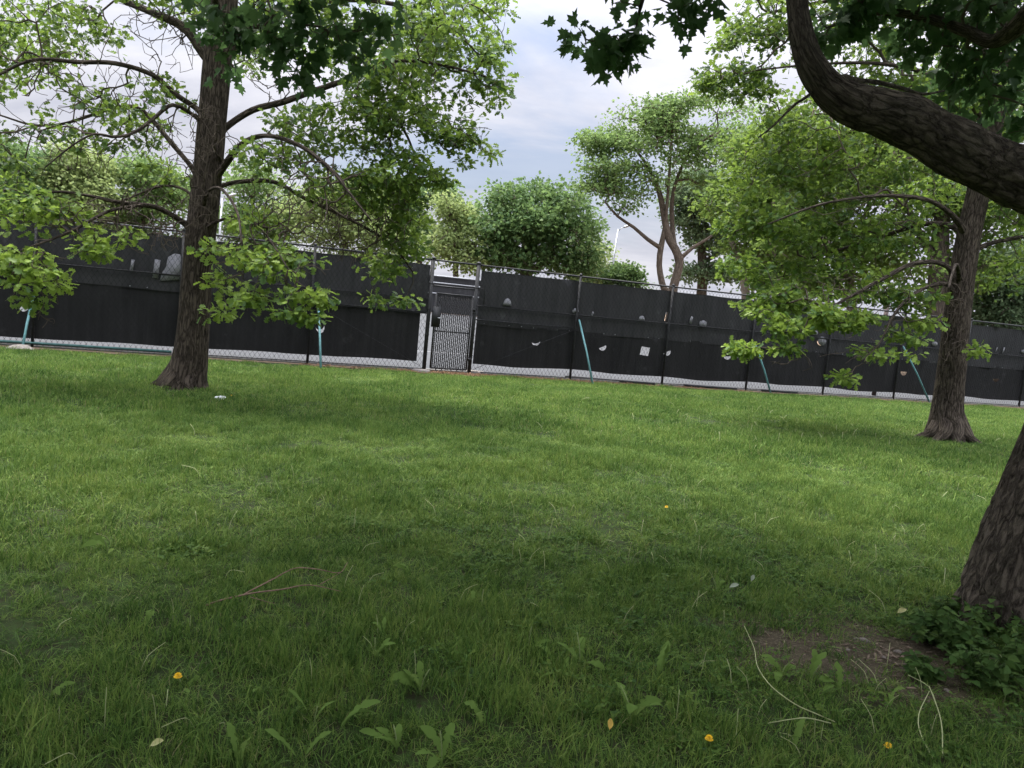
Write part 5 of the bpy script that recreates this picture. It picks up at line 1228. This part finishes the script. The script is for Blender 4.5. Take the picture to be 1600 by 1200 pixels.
# bark and chips on the bare soil
mb = MB()
for _ in range(220):
    a = rng.uniform(0, 6.28); r = abs(rng.normal(0, 0.5)); x = DIRT_C[0] + r * math.cos(a) * 1.4; y = DIRT_C[1] + r * math.sin(a)
    q = np.array([x, y, gz(x, y) + 0.004]); aa = rng.uniform(0, 3.14); d = np.array([math.cos(aa), math.sin(aa), rng.normal(0, .15)]); d /= np.linalg.norm(d); e = np.cross(ZV, d); e /= np.linalg.norm(e)
    mb.box(q, d, e, np.cross(d, e), rng.uniform(.004, .03), rng.uniform(.002, .006), .002)
o = mb.build('soil_debris', plain_mat('debris', (0.17, 0.13, 0.1), 0.9, 0.1, var=0.6, scale=30)); tag(o, 'bits of bark, grit and dead stems on the bare soil', None, None, 'stuff')
# weeds round the foot of the near maple: leafy plants
M['weed_stem'] = plain_mat('weed_stem', (0.05, 0.08, 0.03), 0.8, 0.1, var=0.3, scale=30)
def weed(px, py, h, n, label):
    n = int(n * 1.7)
    b = on_ground(px, py); b[2] = gz(b[0], b[1]); root = empty('weed_plant', b); tag(root, label, 'weed', 'leafy weeds at the foot of the near maple')
    mb = MB(); pos = []; yd = []
    for i in range(n):
        az = rng.uniform(0, 6.28); l = rng.uniform(0.2, 1.0); d = np.array([math.cos(az), math.sin(az), 0]); tip = b + d * h * 0.9 * l + ZV * h * rng.uniform(0.4, 1.05) * (1.15 - 0.5 * l)
        P = catmull([b + d * 0.02, b + (tip - b) * 0.5 + ZV * h * 0.12, tip], h / 4); mb.tube(P, 0.0022, 4)
        for q in P[len(P) // 3:]:
            for sgn in (-1, 1):
                if rng.random() < 0.9: pos.append(q + rng.normal(0, 0.008, 3)); yd.append(d * 0.4 + np.array([-d[1], d[0], 0]) * sgn * rng.uniform(0.5, 1.2) + ZV * rng.normal(-0.1, 0.25))
    mb.build('stems', M['weed_stem'], root)
    pos = np.array(pos); yd = np.array(yd)
    V, L, T, nf = scatter_leaves(BROAD, pos, yd, np.array([0, 0, 1.0]) + rng.normal(0, 0.45, pos.shape), 0.044 * rng.uniform(0.5, 1.4, len(pos)))
    mesh_np('foliage', V, L, T, M['weed_leaf'], root, False, face_attr={'tone': np.repeat(np.clip(rng.normal(0.5, 0.22, len(pos)), 0, 1), nf)})
for x, y, h, n, lab in ((1455, 1005, .20, 26, 'leafy weed left of the near maple foot, at the edge of the bare soil'), (1500, 1030, .22, 30, 'leafy weed in front of the near maple foot'), (1560, 1005, .24, 30, 'tall leafy weed against the right side of the near maple foot'),
                        (1590, 1060, .24, 30, 'leafy weed at the right edge in front of the near maple'), (1535, 1075, .2, 26, 'low dark leafy weed lowest in the clump by the near maple'), (1440, 1060, .12, 16, 'small weed on the soil below the leafy clump'), (1620, 985, .26, 24, 'weed partly cut by the right edge beside the maple trunk'), (1480, 970, .14, 16, 'small leafy weed just left of the maple trunk base')):
    weed(x, y, h, n, lab)

# ================================================================== LIGHT, SKY, CAMERA
SUN_EL, SUN_AZ = R(66), R(-35)           # azimuth clockwise from +Y: high, beyond the fence and to the left, behind thin cloud
w = bpy.data.worlds.new("World"); bpy.context.scene.world = w; w.use_nodes = True
nt = w.node_tree; nt.nodes.clear()
class WT(NT):
    def __init__(self, t): self.t = t
t = WT(nt)
out = nt.nodes.new('ShaderNodeOutputWorld'); bg = nt.nodes.new('ShaderNodeBackground'); nt.links.new(bg.outputs[0], out.inputs[0])
sky = nt.nodes.new('ShaderNodeTexSky'); sky.sky_type = 'NISHITA'; sky.sun_disc = False; sky.sun_elevation = SUN_EL; sky.sun_rotation = SUN_AZ
tc = nt.nodes.new('ShaderNodeTexCoord').outputs['Generated']
sp = nt.nodes.new('ShaderNodeSeparateXYZ'); nt.links.new(tc, sp.inputs[0])
zc = t.math('MAXIMUM', sp.outputs[2], 0.0)
dn = t.math('ADD', zc, 0.22)
cb = nt.nodes.new('ShaderNodeCombineXYZ'); nt.links.new(t.math('DIVIDE', sp.outputs[0], dn), cb.inputs[0]); nt.links.new(t.math('DIVIDE', sp.outputs[1], dn), cb.inputs[1])
cov = t.noise(t.mapping(cb.outputs[0], (1, 1.5, 1), (3.1, 0.4, 0)), 0.8, 7, 0.56, 0.4)
den = t.noise(t.mapping(cb.outputs[0], (1, 1.6, 1), (0.3, 2.4, 4)), 1.7, 7, 0.6, 0.3)
cloud = t.ramp(den, [(0.3, (5.3, 5.45, 6.4)), (0.46, (6.3, 6.4, 7.2)), (0.54, (6.9, 6.95, 7.7)), (0.7, (8.0, 8.0, 8.4))])
blue = t.mix(0.45, sky.outputs[0], (4.2, 4.7, 6.6))
mask = t.ramp(cov, [(0.36, (0.25, 0.25, 0.25)), (0.52, (1, 1, 1))])
colr = t.mix(mask, blue, cloud)
lift = t.math('ADD', 0.71, t.math('MULTIPLY', t.math('POWER', zc, 2.6), 6.6))
vm = nt.nodes.new('ShaderNodeVectorMath'); vm.operation = 'SCALE'; nt.links.new(colr, vm.inputs[0]); nt.links.new(lift, vm.inputs['Scale'])
nt.links.new(vm.outputs[0], bg.inputs[0]); bg.inputs[1].default_value = 0.1

sl = bpy.data.lights.new('sun', 'SUN'); sl.energy = 5.0; sl.angle = R(24); sl.color = (1.0, 0.95, 0.86)
so = bpy.data.objects.new('sun', sl); C.objects.link(so)
sdir = Vector((math.sin(SUN_AZ) * math.cos(SUN_EL), math.cos(SUN_AZ) * math.cos(SUN_EL), math.sin(SUN_EL)))
so.rotation_euler = sdir.to_track_quat('Z', 'Y').to_euler(); so.location = sdir * 60

cd = bpy.data.cameras.new('camera'); cam = bpy.data.objects.new('camera', cd); C.objects.link(cam)
cd.sensor_fit = 'HORIZONTAL'; cd.sensor_width = 36; cd.lens = F_PX / 1600 * 36; cd.clip_start = 0.05; cd.clip_end = 3000
mw = Matrix.Identity(4)
for i in range(3): mw[i][0], mw[i][1], mw[i][2], mw[i][3] = _r[i], _u[i], -_f[i], CAM[i]
cam.matrix_world = mw
sc = bpy.context.scene; sc.camera = cam
sc.view_settings.view_transform = 'Standard'; sc.view_settings.look = 'None'; sc.view_settings.exposure = 0.62; sc.view_settings.gamma = 1.0
sc.render.engine = 'CYCLES'
cy = sc.cycles
cy.max_bounces = 5; cy.diffuse_bounces = 3; cy.glossy_bounces = 2; cy.transmission_bounces = 3; cy.transparent_max_bounces = 6
cy.sample_clamp_indirect = 4.0; cy.use_adaptive_sampling = True; cy.adaptive_threshold = 0.03
try: cy.use_denoising = True; cy.denoiser = 'OPENIMAGEDENOISE'
except Exception: pass
